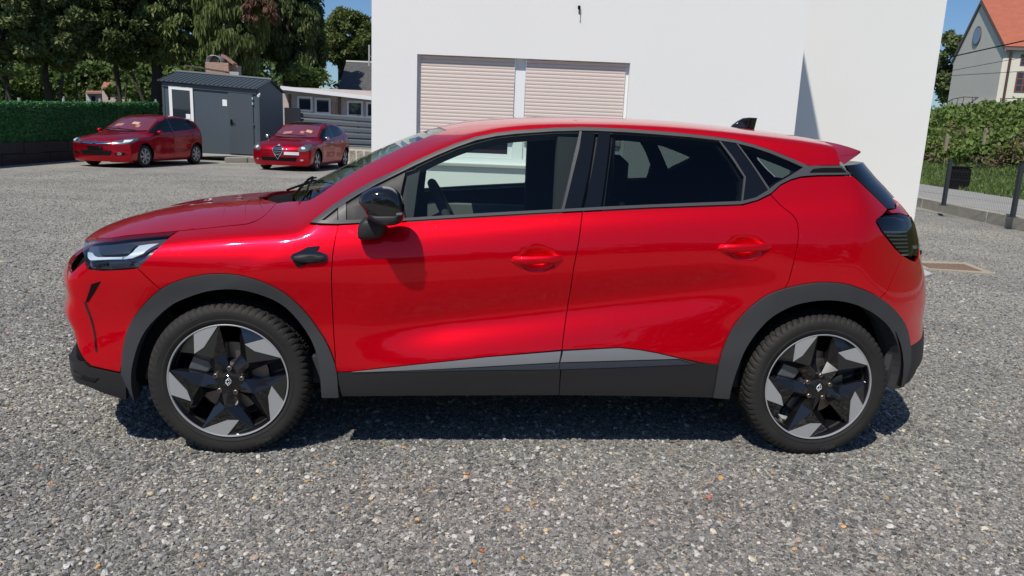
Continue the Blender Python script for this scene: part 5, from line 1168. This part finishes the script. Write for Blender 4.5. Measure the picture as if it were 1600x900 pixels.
def roofp(s, d, up=0.): tt_ = 1-abs(d-D_/2)/(D_/2+.12); b = cab(s, 1, d); return b+rdz*max(tt_, 0)*1.0+np.array([0, 0, up])
m = MB(); m.add([cab(1, 1, 0), cab(1, 1, D_), roofp(1, D_/2)], [(0, 1, 2)]); cbp('gable', m, CAB); m = MB(); m.add([cab(0, 1, 0), cab(0, 1, D_), roofp(0, D_/2)], [(2, 1, 0)]); cbp('gable', m, CAB)
s_a, s_b = -.03, 1.02
for d0, d1 in ((-.14, D_/2), (D_/2, D_+.14)):
    m = MB(); V = [roofp(s_a, d0, .02), roofp(s_b, d0, .02), roofp(s_b, d1, .02), roofp(s_a, d1, .02)]; m.prism(V, (0, 0, .03)); rfo = cbp('roof', m, CROOF)
    for k in range(22):
        s_ = s_a+(s_b-s_a)*(k+.5)/22; m = MB(); a = roofp(s_, d0-.01, .05); b = roofp(s_, d1, .05); m.tube([a, b], .028, 5); cbp('rib', m, CROOF, rfo)
m = MB(); m.tube([roofp(s_a, D_/2, .065), roofp(s_b, D_/2, .065)], .06, 6); cbp('ridge_cap', m, CROOF)
m = MB(); m.obox(cab(0, 1, -.02)-(0, 0, .14), cab(1, 1, -.02)-cab(0, 1, -.02), c2_*-.03, (0, 0, .13)); cbp('fascia', m, CAB)
def cs(px_): P = onPl(px_, 180, Rf, nf_); return np.dot(P-Lp, c1_)/wid
def ct(px_, py_): s = cs(px_); P = Lp+(Rf-Lp)*s; z = zat(px_, py_, P); b, t_ = zLb+(zRb-zLb)*s, zLt+(zRt-zLt)*s; return s, (z-b)/(t_-b)
def cbox(name, pa, pb, d0, d1, mt, par=CB):
    s0, t0 = ct(*pa); s1, t1 = ct(*pb); m = MB(); m.add([cab(s0, t1, d0), cab(s1, t1, d0), cab(s1, t0, d0), cab(s0, t0, d0), cab(s0, t1, d1), cab(s1, t1, d1), cab(s1, t0, d1), cab(s0, t0, d1)], [(0, 3, 2, 1)[::-1], (4, 5, 6, 7)[::-1], (0, 1, 5, 4)[::-1], (1, 2, 6, 5)[::-1], (2, 3, 7, 6)[::-1], (3, 0, 4, 7)[::-1]]); return cbp(name, m, mt, par)
wnd = cbox('window', (266.5, 134), (303.5, 191), -.05, .02, PVC); cbox('pane', (271.5, 139.5), (299, 185), -.062, -.05, PANE, wnd)
cbox('notice', (292, 178), (299, 186), -.066, -.062, PVC, wnd)
cbox('side_trim', (402, 141), (406, 243.5), -.02, .0, CABD); cbox('side_trim', (255.5, 129), (259, 236), -.02, 0, CABD)
dr = cbox('door', (358, 143), (396, 241.5), -.035, .0, CABD)
for z_ in (152, 160, 193, 226, 234): cbox('hinge', (395, z_), (397, z_+4), -.055, -.03, CHROME, dr)
m = MB(); hc_ = cab(cs(362), .49, -.05); m.box(hc_-(.03, .02, .09), hc_+(.03, .0, .09)); m.tube([hc_-(0, .02, 0), hc_-(-.12, .05, .03)], .014, 6); cbp('handle', m, PIPE if False else BLACK, dr)
cbox('paper_sign', (348.5, 155.5), (355.5, 166), -.012, 0., PVC)
m = MB(); c_ = cab(cs(408), .95, -.02)+(0, 0, 0); m.tube([c_, c_-(0, .12, 0)], .02, 6); m.tube([c_-(.02, .10, .05), c_-(.0, .3, .08)], .045, 8); cbp('security_camera', m, PVC)
m = MB(); m.obox(cab(0, 0, .0)-(0, 0, .06), cab(1, 0, 0)-cab(0, 0, 0), c2_*D_, (0, 0, .055)); cbp('base_frame', m, GREYST)
for k, (a, b, lab) in enumerate(((351, 386, 'left of the two concrete blocks lying under the cabin door'), (388, 404, 'right of the two concrete blocks lying under the cabin door'))):
    p = onZ(a, 254, 0); q_ = onZ(b, 254, 0); m = MB(); m.obox(p, q_-p, (0, .3, 0), (0, 0, .17)); tag(wb(m.build('concrete_block', CONC), .02), lab, 'concrete block')

# --- brick chimney and boards behind the cabin ---
BRK = bpy.data.materials.new('brickwork'); BRK.use_nodes = True; nt = BRK.node_tree; b = nt.nodes['Principled BSDF']; b.inputs['Roughness'].default_value = .9
bt = nt.nodes.new('ShaderNodeTexBrick'); bt.inputs['Scale'].default_value = 4.2; bt.inputs['Color1'].default_value = (.42, .22, .15, 1); bt.inputs['Color2'].default_value = (.30, .17, .12, 1); bt.inputs['Mortar'].default_value = (.42, .38, .33, 1); bt.inputs['Mortar Size'].default_value = .03
tc = nt.nodes.new('ShaderNodeTexCoord'); mp = nt.nodes.new('ShaderNodeMapping'); mp.inputs['Rotation'].default_value = (PI/2, 0, 0); nt.links.new(tc.outputs['Object'], mp.inputs[0]); nt.links.new(mp.outputs[0], bt.inputs['Vector']); nt.links.new(bt.outputs['Color'], b.inputs['Base Color'])
def pbox(name, px0, py0, px1, py1, Y, dep_, mt, par, ground=False, bev=0):
    a = onY(px0, (py0+py1)/2, Y); b = onY(px1, (py0+py1)/2, Y); t_ = onY((px0+px1)/2, py0, Y); u_ = onY((px0+px1)/2, py1, Y); m = MB(); m.box((a[0], Y, 0 if ground else u_[2]), (b[0], Y+dep_, t_[2]), bev=bev)
    o = m.build(name, mt, par); 
    if par is not None: o.data.transform(Matrix.Translation(-par.location))
    return o
Yc = 29.
CH = empty('brick_chimney', tuple(onY(345, 200, Yc)*[1, 1, 0]), 'old brick chimney with a curved metal cowl behind the cabin roof', 'chimney')
pbox('stack', 321, 97.5, 357, 119, Yc, .9, BRK, CH, True); pbox('stack', 357, 101.5, 371, 119, Yc+.3, .6, BRK, CH, True); pbox('concrete_block', 358.5, 112, 373, 122, Yc-.1, .3, GREYST, CH, True)
a = onY(337, 95, Yc+.2); m = MB(); V = []; n = 16
for k in range(n+1):
    an = -.35+(PI+.7)*k/n
    for yy in (-.15, .55): V.append((a[0]+.27*math.cos(an)+yy*.35, a[1]+yy, a[2]+.22*math.sin(an)-.03))
m.add(V, [(2*k, 2*k+2, 2*k+3, 2*k+1) for k in range(n)]); o = cp('metal_cowl', m, mat('galvanised', (.35, .36, .38), .4, .7), CH); o.modifiers.new('solid', 'SOLIDIFY').thickness = .02
a = onY(345, 87, Yc); b_ = onY(364, 101, Yc); m = MB(); m.obox(a, b_-a, (0, .6, 0), (.02, 0, .07)); cp('red_slab', m, mat('terracotta', (.36, .19, .14), .9), CH, False)
for (x0, y0, x1, y1, lab) in ((288, 103, 352, 113, 'upper loose board lying behind the cabin roof'), (292, 112, 330, 119, 'lower loose board lying behind the cabin roof')):
    a = onY(x0, y0, 27.6); b_ = onY(x1, y1, 28.3); m = MB(); m.obox(a, b_-a, (0, .5, 0), (0, 0, .05)); tag(m.build('wooden_board', mat('board_%d' % x0, (.16, .12, .09), .9)), lab, 'board')

# --- low pale building behind ---
PNL = mat('pinkish_panel', (.52, .45, .42), .8, var=(3, (.44, .38, .35), .3)); BRW = mat('brown_post', (.16, .09, .06), .8)
LB = empty('low_outbuilding', tuple(onY(520, 200, 32)*[1, 1, 0]), 'low pale outbuilding with white windows and white roof edge behind the slatted fence', 'outbuilding')
pbox('wall', 441, 140, 640, 200, 32, 4, PNL, LB, True)
for (a, b_, c, d) in ((464.5, 150.5, 488, 174), (492, 153, 516.5, 178), (542, 157.5, 567, 182), (572, 159.5, 596, 184)):
    w_ = pbox('window', a, b_, c, d, 31.93, .1, PVC, LB); pbox('pane', a+3, b_+3.5, c-3, d-3, 31.9, .05, PANE, w_) if False else None
    q_ = pbox('pane', a+3, b_+3.5, c-3, d-3, 31.9, .05, PANE, None); q_.data.transform(Matrix.Translation(-LB.location)); q_.parent = w_
for a in (452.5, 530): pbox('post', a-1.5, 147, a+2, 182, 31.9, .1, BRW, LB)
pbox('brick_patch', 517.5, 160, 528, 178, 31.95, .1, BRK, LB)
a = onY(438, 134, 31.4); b_ = onY(640, 157.5, 31.4); m = MB(); m.obox(a, b_-a, (0, 5, .02), (0, 0, -.16)); cp('roof', m, PVC, LB, False)
# --- slatted metal fence ---
SLT = mat('slat_metal', (.12, .142, .165), .35, .2)
SF = empty('slatted_metal_fence', tuple(onY(520, 220, 28)*[1, 1, 0]), 'dark grey metal fence of broad horizontal slats behind the red car with panoramic roof', 'fence')
for k in range(6):
    yl, yr2 = 175+k*9.6, 183+k*8.9; a = onY(466, yl, 28); b_ = onY(640, yr2+ (yr2-yl)*.5, 28); h_ = onY(520, 100, 28)[2]-onY(520, 108.3, 28)[2]; m = MB()
    pr = [(.0, .0), (-.055, -.05), (-.055, -h_+.03), (-.01, -h_-.02)]; V = [p+np.array([0, dy, dz]) for p in (a, b_) for dy, dz in pr]; m.add(V, [(i, i+1, i+5, i+4) for i in range(3)]); o = cp('slat', m, SLT, SF, False); o.modifiers.new('solid', 'SOLIDIFY').thickness = .02
for px_ in (467, 560): P = onY(px_, 180, 28.08); m = MB(); m.box((P[0]-.04, 28.05, 0), (P[0]+.04, 28.12, P[2])); cp('post', m, FPOST, SF, False)
pbox('side_panel', 445, 168.5, 470, 240, 27.8, .06, mat('shaded_navy_panel', (.018, .022, .03), .5), SF, True)  # panel colour darkened to stand for the cabin's shadow
m = MB(); m.box((onY(466, 180, 28.1)[0], 28.12, 0), (onY(640, 180, 28.1)[0], 28.14, 1.0)); cp('backing', m, BLACK, SF, False)
PR = empty('picket_rail', tuple(onY(560, 240, 25.5)*[1, 1, 0]), 'short cream railing beside the white building left edge', 'railing'); CRM = mat('cream_paint', (.55, .52, .42), .7)
a = onY(541, 235, 25.5); b_ = onY(640, 240, 25.5); m = MB(); m.obox(a, b_-a, (0, .05, 0), (0, 0, .07)); cp('top_rail', m, CRM, PR, False)
for px_ in range(545, 640, 12): P = onY(px_, 236, 25.5); m = MB(); m.box((P[0]-.03, 25.45, 0), (P[0]+.03, 25.5, P[2])); cp('picket', m, CRM, PR, False)
STW = mat('rubble_stone', (.26, .24, .21), .95, var=(7, (.38, .35, .30), .2), bump=(9, .9, .06)); tag(pbox('stone_footing', 536, 232, 640, 254, 26.2, .5, STW, None, True), 'grey rubble stone footing behind the short cream railing', 'footing')
# --- house with slate roof ---
SLATE = mat('slate', (.055, .055, .058), .85, var=(5, (.10, .10, .10), .25), bump=(20, .5, .02)); SH = empty('slate_roof_house', tuple(onY(570, 200, 42)*[1, 1, 0]), 'house with a steep dark slate roof beside the white building', 'house')
q4 = [onY(526, 147, 38), onY(660, 160, 38), onY(650, 101, 41), onY(541, 96.5, 41)]; m = MB(); m.prism(q4, (0, 0, -.15)); cp('roof', m, SLATE, SH, False)
m = MB(); m.tube([q4[2], q4[3]], .09, 6); cp('ridge', m, GREYST, SH); a, b_ = q4[0], q4[1]; m = MB(); m.add([a*[1, 1, 0], b_*[1, 1, 0], b_-(0, 0, .16), a-(0, 0, .16)], [(0, 1, 2, 3)]); m.add([a*[1, 1, 0], a-(0, 0, .16), q4[3]-(0, 0, .16), q4[3]*[1, 1, 0]], [(0, 1, 2, 3)]); cp('wall', m, PLS, SH, False)
a = onY(577, 103, 40); m = MB(); m.tube([a, a+(0, 0, 1.1)], .05, 8); cp('flue', m, GREYST, SH)
# --- pale distant houses seen between trunks ---
for (x0, y0, x1, y1, lab, col, rc) in ((160, 130, 200, 165, 'small pinkish house glimpsed between tree trunks', (.50, .40, .36), (.35, .16, .11)), (135, 138, 158, 165, 'pale blue grey house glimpsed left of the pinkish one', (.42, .46, .52), (.30, .16, .13))):
    Yh = 46 if x0 > 150 else 47.5; H_ = empty('distant_house', tuple(onY((x0+x1)/2, 200, Yh)*[1, 1, 0]), lab, 'house'); cm_ = mat('dh%d' % x0, col, .9); rm_ = mat('dr%d' % x0, rc, .9)
    pbox('wall', x0, y0+6, x1, y1+12, Yh, 6, cm_, H_, True); a = onY(x0-1, y0+6, Yh-.3); b_ = onY(x1+1, y0+6, Yh-.3); c = onY(x1-3, y0-4, Yh+3); d = onY(x0+3, y0-4, Yh+3); m = MB(); m.prism([a, b_, c, d], (0, 0, -.1)); cp('roof', m, rm_, H_, False); pbox('window', x0+8, y0+12, x0+14, y0+20, Yh-.03, .05, PANE, H_)

# ---------------- behind the photographer: what the doors reflect ----------------
rng = np.random.default_rng(41); P = []
for k in range(120):
    x = rng.uniform(-24, 26); P.append(crown_pts((x, -17+rng.normal(0, .6), rng.uniform(.6, 3.4)), (1.5, 1.0, 1.3), 130, 9, rng, cr=.4))
V, F = quads(np.vstack(P), .30, .42, 0, rng); tag(fast_mesh('rear_hedge', V, F, L_DK), 'dark row of bushes behind the viewer, mirrored in the car doors', 'hedge', kind='stuff')
# ======================= THE TWO PARKED HATCHBACKS =======================
def small_car(kind, label, Pf, head, red):
    """Pf: world point of the near front wheel; head: rotation"""
    if kind == 'a':
        belt2_ = spl([(-.9, .92), (.3, .93), (1.2, .99), (2.0, 1.04), (2.8, 1.08), (3.4, 1.1)]); bw = spl([(.12, .80), (.25, .86), (.45, .885), (.65, .875), (.80, .872), (.92, .855), (1.0, .83), (1.15, .775), (1.3, .70), (1.42, .62), (1.55, .5)])
        zh2 = spl([(-1., .58), (-.9, .68), (-.8, .755), (-.6, .84), (-.3, .91), (0, .955), (.3, .985), (.5, 1.0)]); zc2 = spl([(-.2, .83), (0, .92), (.3, 1.07), (.6, 1.22), (.9, 1.345), (1.1, 1.40), (1.4, 1.455), (1.8, 1.487), (2.2, 1.475), (2.6, 1.42), (2.9, 1.35), (3.1, 1.26), (3.4, 1.0)])
        xf2 = spl([(.15, -.90), (.3, -.93), (.5, -.93), (.65, -.93), (.75, -.86), (.9, -.6)]); xr2 = spl([(.2, 3.15), (.4, 3.32), (.7, 3.38), (.95, 3.34), (1.15, 3.22), (1.4, 2.98), (1.5, 2.9)]); WB = 2.608; yw = .80
        dlo = [(.36, .955), (.62, 1.10), (.95, 1.27), (1.25, 1.355), (1.7, 1.405), (2.15, 1.395), (2.5, 1.33), (2.80, 1.20), (2.72, 1.13), (2.3, 1.075), (1.5, 1.02), (.9, .975)]; pil = 1.42
    else:
        belt2_ = spl([(-.9, .90), (.3, .92), (1.2, .97), (2.0, 1.03), (2.8, 1.08), (3.4, 1.1)]); bw = spl([(.12, .80), (.25, .86), (.45, .895), (.65, .885), (.80, .88), (.92, .85), (1.0, .82), (1.15, .76), (1.3, .68), (1.42, .59), (1.55, .48)])
        zh2 = spl([(-1., .56), (-.9, .66), (-.8, .74), (-.6, .83), (-.3, .90), (0, .945), (.3, .975), (.5, .99)]); zc2 = spl([(-.2, .81), (0, .90), (.3, 1.04), (.6, 1.19), (.9, 1.32), (1.1, 1.38), (1.4, 1.435), (1.8, 1.462), (2.2, 1.44), (2.6, 1.37), (2.9, 1.27), (3.1, 1.17), (3.4, .95)])
        xf2 = spl([(.15, -.87), (.3, -.90), (.5, -.91), (.65, -.90), (.75, -.83), (.9, -.58)]); xr2 = spl([(.2, 3.15), (.4, 3.33), (.7, 3.40), (.95, 3.34), (1.15, 3.15), (1.4, 2.85), (1.5, 2.75)]); WB = 2.634; yw = .80
        dlo = [(.42, .945), (.65, 1.08), (.95, 1.24), (1.25, 1.325), (1.7, 1.38), (2.1, 1.355), (2.4, 1.27), (2.55, 1.17), (2.2, 1.07), (1.5, 1.0), (.9, .965)]; pil = 1.45
    def U2(x, z):
        zb = belt2_(x); t = np.where(z < zb, z*.92/zb, .92+(z-zb)); u = bw(t); u = u+.018*gau(x, 0, .40)*gau(z, .7, .2)+.025*gau(x, WB, .42)*gau(z, .75, .25)-.02*sm(x, .4, .8)*(1-sm(x, 2., 2.4))*gau(z, .52, .12)+.008*sm(x, .4, .8)*gau(z, .86, .03)
        return u-.05*sm(x, 2.1, 3.1)*sm(z, zb-.1, zb+.2)
    def F2(x, u, z):
        fs = u-U2(x, z); ff = (xf2(z)+.36*u**2.3-x)/1.25; fr = (x-xr2(z)+.11*(u/.6)**3.6)/1.35; zz = zh2(x)-.10*(u/.8)**2.6; fl = smax([fs, ff, fr, (z-zz)/1.03, .155-z], .018)
        xe = x-.33*u*u*(1-sm(x, .9, 1.45)); fc = smax([fs, ff, fr, (z-zc2(xe)+.022*(u/.5)**2.5)/(1+.3*(1-sm(x, .9, 1.3))), .155-z], .016)
        k = .008; m_ = np.minimum(fl, fc); return m_-k*np.log(np.exp(-(fl-m_)/k)+np.exp(-(fc-m_)/k))
    sh2 = Shape(F2, 0.); base = (WB/2, 0, 0); a = math.radians(head); rot = np.array([[math.cos(a), -math.sin(a)], [math.sin(a), math.cos(a)]])
    loc = np.array(Pf[:2])-rot@np.array([0-WB/2, -.86]); root = empty('parked_car', (loc[0], loc[1], 0), label, 'car', a); K = Car(sh2, base, root)
    # shell: tube of sections + nose and tail faces
    ar = .375
    def hole(P): return ((np.hypot(P[:, 0], P[:, 2]-.31) < ar) | (np.hypot(P[:, 0]-WB, P[:, 2]-.31) < ar)) & (np.abs(P[:, 1]) > .45)
    def shell(name, P, nr_, nc_, off=0.):
        N = sh2.nrm(P); bad = hole(P); F = [(i*nc_+j_, i*nc_+j_+1, (i+1)*nc_+j_+1, (i+1)*nc_+j_) for i in range(nr_-1) for j_ in range(nc_-1)]; F = [f for f in F if not (bad[f[0]] and bad[f[1]] and bad[f[2]] and bad[f[3]])]
        cz = sum(np.dot(np.cross(P[f[1]]-P[f[0]], P[f[2]]-P[f[0]]), N[f[0]]) for f in F[::40])
        if cz < 0: F = [f[::-1] for f in F]
        # snap arch edge vertices to the circle
        P = P.copy()
        for cx_ in (0, WB):
            r_ = np.hypot(P[:, 0]-cx_, P[:, 2]-.31); s_ = (r_ < ar) & (r_ > ar-.045) & (np.abs(P[:, 1]) > .45); P[s_, 0] = cx_+(P[s_, 0]-cx_)*ar/r_[s_]; P[s_, 2] = .31+(P[s_, 2]-.31)*ar/r_[s_]
        return K.emit(name, P+N*off, F, red, N, False)[0]
    xs = np.r_[np.linspace(-.90, .6, 56), np.linspace(.63, 3.33, 94)]; ph = np.linspace(-PI*.28, PI*1.28, 120); X, PH = np.meshgrid(xs, ph, indexing='ij'); zc_ = .62
    g = lambda r: F2(X.ravel(), np.abs(r*np.cos(PH.ravel())), zc_+r*np.sin(PH.ravel())); r = sh2.bis(g, np.full(X.size, .0), np.full(X.size, 1.6)); P = np.stack([X.ravel(), r*np.cos(PH.ravel()), zc_+r*np.sin(PH.ravel())], -1); shell('body', P, len(xs), len(ph))
    for sg, pv, zz_ in ((-1, .3, (.17, .80)), (1, 2.3, (.17, 1.1))):
        th = np.linspace(-1.0, 1.0, 70); zs = np.linspace(*zz_, 34); TH, ZZ = np.meshgrid(th, zs, indexing='ij'); q_ = TH.ravel(); gg = lambda r: F2(pv+sg*r*np.cos(q_), np.abs(r*np.sin(q_)), ZZ.ravel()); r = sh2.bis(gg, np.full(TH.size, .02), np.full(TH.size, 2.)); P = np.stack([pv+sg*r*np.cos(q_), r*np.sin(q_), ZZ.ravel()], -1); shell('front_bumper' if sg < 0 else 'rear_bumper', P, len(th), len(zs), .002)
    PNG = MATS['gloss_black']
    def ins(p, f): c = np.mean(p, 0); return [tuple(c+(np.array(q_)-c)*f) for q_ in p]
    K.panel('side_window', [q_ for q_ in dlo], WDW, off=.009, thick=0, res=.035, gap=0)
    ln = lambda pts, w: [(x-w/2, z) for x, z in pts]+[(x+w/2, z) for x, z in pts[::-1]]
    for pts in ([(.38, .28), (.36, .5), (.40, .75), (.44, .92)], [(pil-.02, .26), (pil+.02, .6), (pil-.02, .98)], [(2.05, .30), (2.15, .45), (2.32, .65), (2.40, .85), (2.38, 1.05)]): K.panel('panel_gap', ln(pts, .009), BLACK, off=.003, thick=0, res=.05, gap=0)
    K.panel('pillar_cover', ln([(pil-.03, .98), (pil-.09, 1.40)], .07), PNG, off=.012, thick=0, res=.05, gap=0)
    K.panel('sill_trim', [(.42, .22), (2.1, .22), (2.15, .27), (.42, .27)], red, off=.012, thick=.01, res=.06, gap=0)
    for hx_ in (1.18, 2.15): c = sh2.side(np.array([hx_]), np.array([.84+.03*(hx_ > 2)]))[0]; K.pillow('door_handle', [(c[0]+.10*math.cos(t)*1, c[2]+.016*math.sin(t)) for t in np.linspace(0, 2*PI, 13)[:-1]], c[1]-.01, .02, .01, CHROME if kind == 'b' else red, rings=3)
    # windscreen
    def topgrid(name, x0f, x1f, u_f, mt, off, nU=30, nX=30):
        G = np.zeros((nU, nX, 3))
        f, t = np.meshgrid(np.linspace(0, 1, nX), np.linspace(-1, 1, nU)); u = u_f(f)*t; x = x0f(t)*(1-f)+x1f(t)*f; z = sh2.bis(lambda z: F2(x, np.abs(u), z), np.full_like(x, .7), np.full_like(x, 1.8)); G = np.stack([x, u, z], -1)
        return K.grid(name, G, mt, off=off, skirt=0)
    topgrid('windscreen', lambda t: .16+.30*t*t, lambda t: 1.0+.13*t*t, lambda f: .68-.10*f, WDS, .005)
    topgrid('scuttle', lambda t: .10+.30*t*t, lambda t: .155+.30*t*t, lambda f: .66+0*f, BLACK, .006, 20, 4)
    if kind == 'b': topgrid('panoramic_roof', lambda t: 1.06+.1*t*t, lambda t: 2.5-.05*t*t, lambda f: .50+0*f, PNG, .005)
    topgrid('tailgate_window', lambda t: 2.93-.06*t*t, lambda t: 3.17-.12*t*t, lambda f: .50+0*f, PNG, .005, 20, 8)
    fp = .30; cy2 = lambda u, z: (math.atan2(u, 1.2), z)
    def front(name, pts, mt, off=.006, th_=.01, mirror=False, res=.03): return K.panel(name, pts, mt, 'front', fp, off=off+.008, thick=th_, res=res, gap=0, mirror=mirror, step=.03)
    rect = lambda t, z0, z1, r=0: [(-t, z0), (t, z0), (t+r, z1), (-t-r, z1)]
    if kind == 'a':
        h = front('headlight', [(.40, .64), (.62, .65), (.82, .70), (.97, .765), (1.0, .81), (.82, .80), (.62, .765), (.44, .725), (.385, .69)], LAMPG, .004, .01, True)
        front('lamp_reflector', [(.45, .685), (.55, .69), (.56, .725), (.46, .715)], CHROME, .012, .006, True); front('lamp_reflector', [(.60, .68), (.74, .705), (.84, .765), (.64, .75)], LAMPW, .012, .006, True)
        front('upper_grille', rect(.36, .625, .70, .02), BLACK, .003)
        front('chrome_bar', [(-.37, .675), (-.06, .665), (0, .69), (.06, .665), (.37, .675), (.37, .692), (.06, .683), (0, .708), (-.06, .683), (-.37, .692)], CHROME, .010)
        front('chrome_bar', [(-.36, .645), (-.06, .630), (0, .655), (.06, .630), (.36, .645), (.36, .660), (.06, .648), (0, .673), (-.06, .648), (-.36, .660)], CHROME, .010)
        front('number_plate', rect(.175, .49, .585), GLOSS, .020, .015); front('lower_grille', rect(.34, .34, .47, .04), BLACK, .003)
        for z_ in (.365, .395, .425): front('grille_bar', rect(.32, z_, z_+.01, .01), CHROME, .010)
        front('fog_lamp', [(.52+.05*math.cos(t), .39+.035*math.sin(t)) for t in np.linspace(0, 2*PI, 11)[:-1]], CHROME, .012, .01, True); front('fog_recess', [(.42, .35), (.62, .36), (.64, .43), (.46, .42)], BLACK, .004, .004, True)
    else:
        front('headlight', [(.50, .58), (.62, .585), (.78, .65), (.90, .735), (.87, .79), (.70, .78), (.52, .71), (.47, .63)], LAMPG, .004, .01, True)
        front('lamp_reflector', [(.60+.05*math.cos(t), .68+.035*math.sin(t)) for t in np.linspace(0, 2*PI, 11)[:-1]], LAMPW, .010, .006, True)
        shield = [(0, .36), (.07, .50), (.115, .62), (.10, .68), (.05, .70), (0, .715), (-.05, .70), (-.10, .68), (-.115, .62), (-.07, .50)]
        front('shield_surround', [(x*1.22, .56+(z-.56)*1.12) for x, z in shield], CHROME, .012, .02); front('shield_grille', shield, BLACK, .020, .01)
        for z_ in (.47, .52, .57, .62, .66): w_ = np.interp(z_, [.36, .5, .62, .68], [0, .065, .11, .10]); front('grille_bar', rect(w_, z_, z_+.012), CHROME, .026, .006)
        front('emblem', [(.03*math.cos(t), .735+.03*math.sin(t)) for t in np.linspace(0, 2*PI, 13)[:-1]], ALU, .014, .01)
        front('number_plate', [(.16, .48), (.50, .48), (.50, .57), (.16, .57)], LAMPW, .022, .012)
        front('lower_grille', [(-.42, .30), (.42, .30), (.46, .41), (-.46, .41)], BLACK, .004)
        front('fog_lamp', [(.56+.04*math.cos(t), .34+.03*math.sin(t)) for t in np.linspace(0, 2*PI, 11)[:-1]], CHROME, .014, .01, True)
    K.panel('tail_light', [(.46, .80), (.70, .84), (.78, .98), (.60, 1.0), (.46, .93)], MATS['dark_red_lamp'], 'rear', 2.3, off=.006, thick=.006, res=.06, gap=0)
    # price notes on the dashboard, mirrors, wipers
    for (u_, x_, w_, mt) in ((-.46, .62, .10, YEL), (-.60, .50, .05, ORA), (-.02, .50, .12, ORA), (.14, .86, .11, LAMPG)) if kind == 'a' else ((.48, .62, .09, YEL), (.30, .50, .06, ORA), (-.15, .46, .14, ORA)):
        G = np.zeros((4, 4, 3))
        for i in range(4):
            for j_ in range(4): u = -u_*0-(.40-u_)*(1 if kind == 'a' else -1)*-1*0+(u_+.25 if kind == 'a' else -u_+.1)+w_*(i/3-.5)*2; x = x_+.14*(j_/3-.5); G[i, j_] = (x, u, 1.2)
        for i in range(4):
            for j_ in range(4): G[i, j_, 2] = sh2.bis(lambda z: F2(np.full_like(z, G[i, j_, 0]), np.full_like(z, abs(G[i, j_, 1])), z), np.array([.7]), np.array([1.8]))[0]
        K.grid('price_note', G, mt, off=.008, skirt=0)
    zc_m = .985; K.pillow('door_mirror', [(.60+.085*math.cos(t), zc_m+.062*math.sin(t)) for t in np.linspace(0, 2*PI, 15)[:-1]], -.96, .06, .07, CHROME if kind == 'b' else red, rings=5); K.pillow('mirror_arm', [(.60+.04*math.cos(t), zc_m-.055+.025*math.sin(t)) for t in np.linspace(0, 2*PI, 9)[:-1]], -.88, .06, .06, BLACK, rings=3)
    m = MB(); m.tube([(.22, -.45, 1.03), (.20, .0, 1.055), (.26, .12, 1.075)], .010, 5); m.tube([(.26, .1, 1.06), (.24, .5, 1.055)], .010, 5); o = m.build('wiper', BLACK, root); o.location = (-WB/2, 0, 0)
    m = MB(); m.box((-.5, -.62, .2), (3.0, .62, .28)); o = m.build('underbody', BLACK, root); o.location = (-WB/2, 0, 0)
    for wx in (0, WB):
        for sg in (-1, 1):
            m = MB(); V = []; n = 20
            for k in range(n+1): an = PI*(-.1+1.2*k/n); V += [(wx+.40*math.cos(an), sg*.84, .31+.40*math.sin(an)), (wx+.40*math.cos(an), sg*.5, .31+.40*math.sin(an))]
            m.add(V, [(2*k, 2*k+1, 2*k+3, 2*k+2) for k in range(n)]); V2 = [(wx, sg*.5, .31)]+[V[2*k+1] for k in range(n+1)]; m.add(V2, [(0, k, k+1) for k in range(1, n+1)]); o = m.build('wheel_housing', BLACK, root); o.location = (-WB/2, 0, 0)
            w = bpy.data.objects.new('wheel', None); COL.objects.link(w); w.parent = root; w.location = (wx-WB/2, sg*.865, .313); w.rotation_euler = (0, .4, PI if sg > 0 else 0)
            V, F = lathe([(.02, .205), (.0, .215), (-.004, .26), (.004, .295), (.02, .313), (.17, .313), (.2, .29), (.2, .2)], 48); mesh_obj('tyre', V, F, RUBBER, w)
            V, F = lathe([(.0, .218), (-.002, .205), (.02, .198), (.15, .19)], 48); mesh_obj('rim_lip', V, F, ALU if kind == 'a' else LAMPG, w)
            V, F = lathe([(.06, .2), (.08, .0005)], 32); mesh_obj('brake_disc', V, F, BLACK, w)
            ns = 7 if kind == 'a' else 5
            for k in range(ns):
                m = MB(); aa = 2*PI*k/ns; ca, sa = math.cos(aa), math.sin(aa); R_ = lambda r, t: (r*ca-t*sa, 0, r*sa+t*ca)
                m.prism([np.array(R_(.03, -.022))+(0, .004, 0), np.array(R_(.03, .022))+(0, .004, 0), np.array(R_(.205, .030 if kind == 'a' else .042)), np.array(R_(.205, -.030 if kind == 'a' else -.042))], (0, .03, 0)); m.build('spoke', ALU, w)
            V, F = lathe([(.01, .05), (-.004, .04), (-.006, .001)], 20); mesh_obj('hub', V, F, ALU, w)
    return root
WDW = mat('tinted_side_glass', (.006, .008, .010), .08, 0, .25, spec=.2)
WDS = mat('windscreen_reflection', (.15, .04, .06), .08, 0, .6, spec=.3)  # opaque windscreen, its reddish reflection put into the base colour
YEL = mat('yellow_paper', (.50, .34, .22), .7); ORA = mat('orange_paper', (.38, .17, .14), .7); mat('dark_red_lamp', (.25, .01, .01), .15, 0, 1)
small_car('a', 'dark red five door hatchback with twin chrome grille bars, parked before the green fence', onZ(228, 261.5), 76.6, RED2)
small_car('b', 'dark red hatchback with shield grille and black panoramic roof, parked beside the grey cabin', onZ(496, 267), 79, RED2)
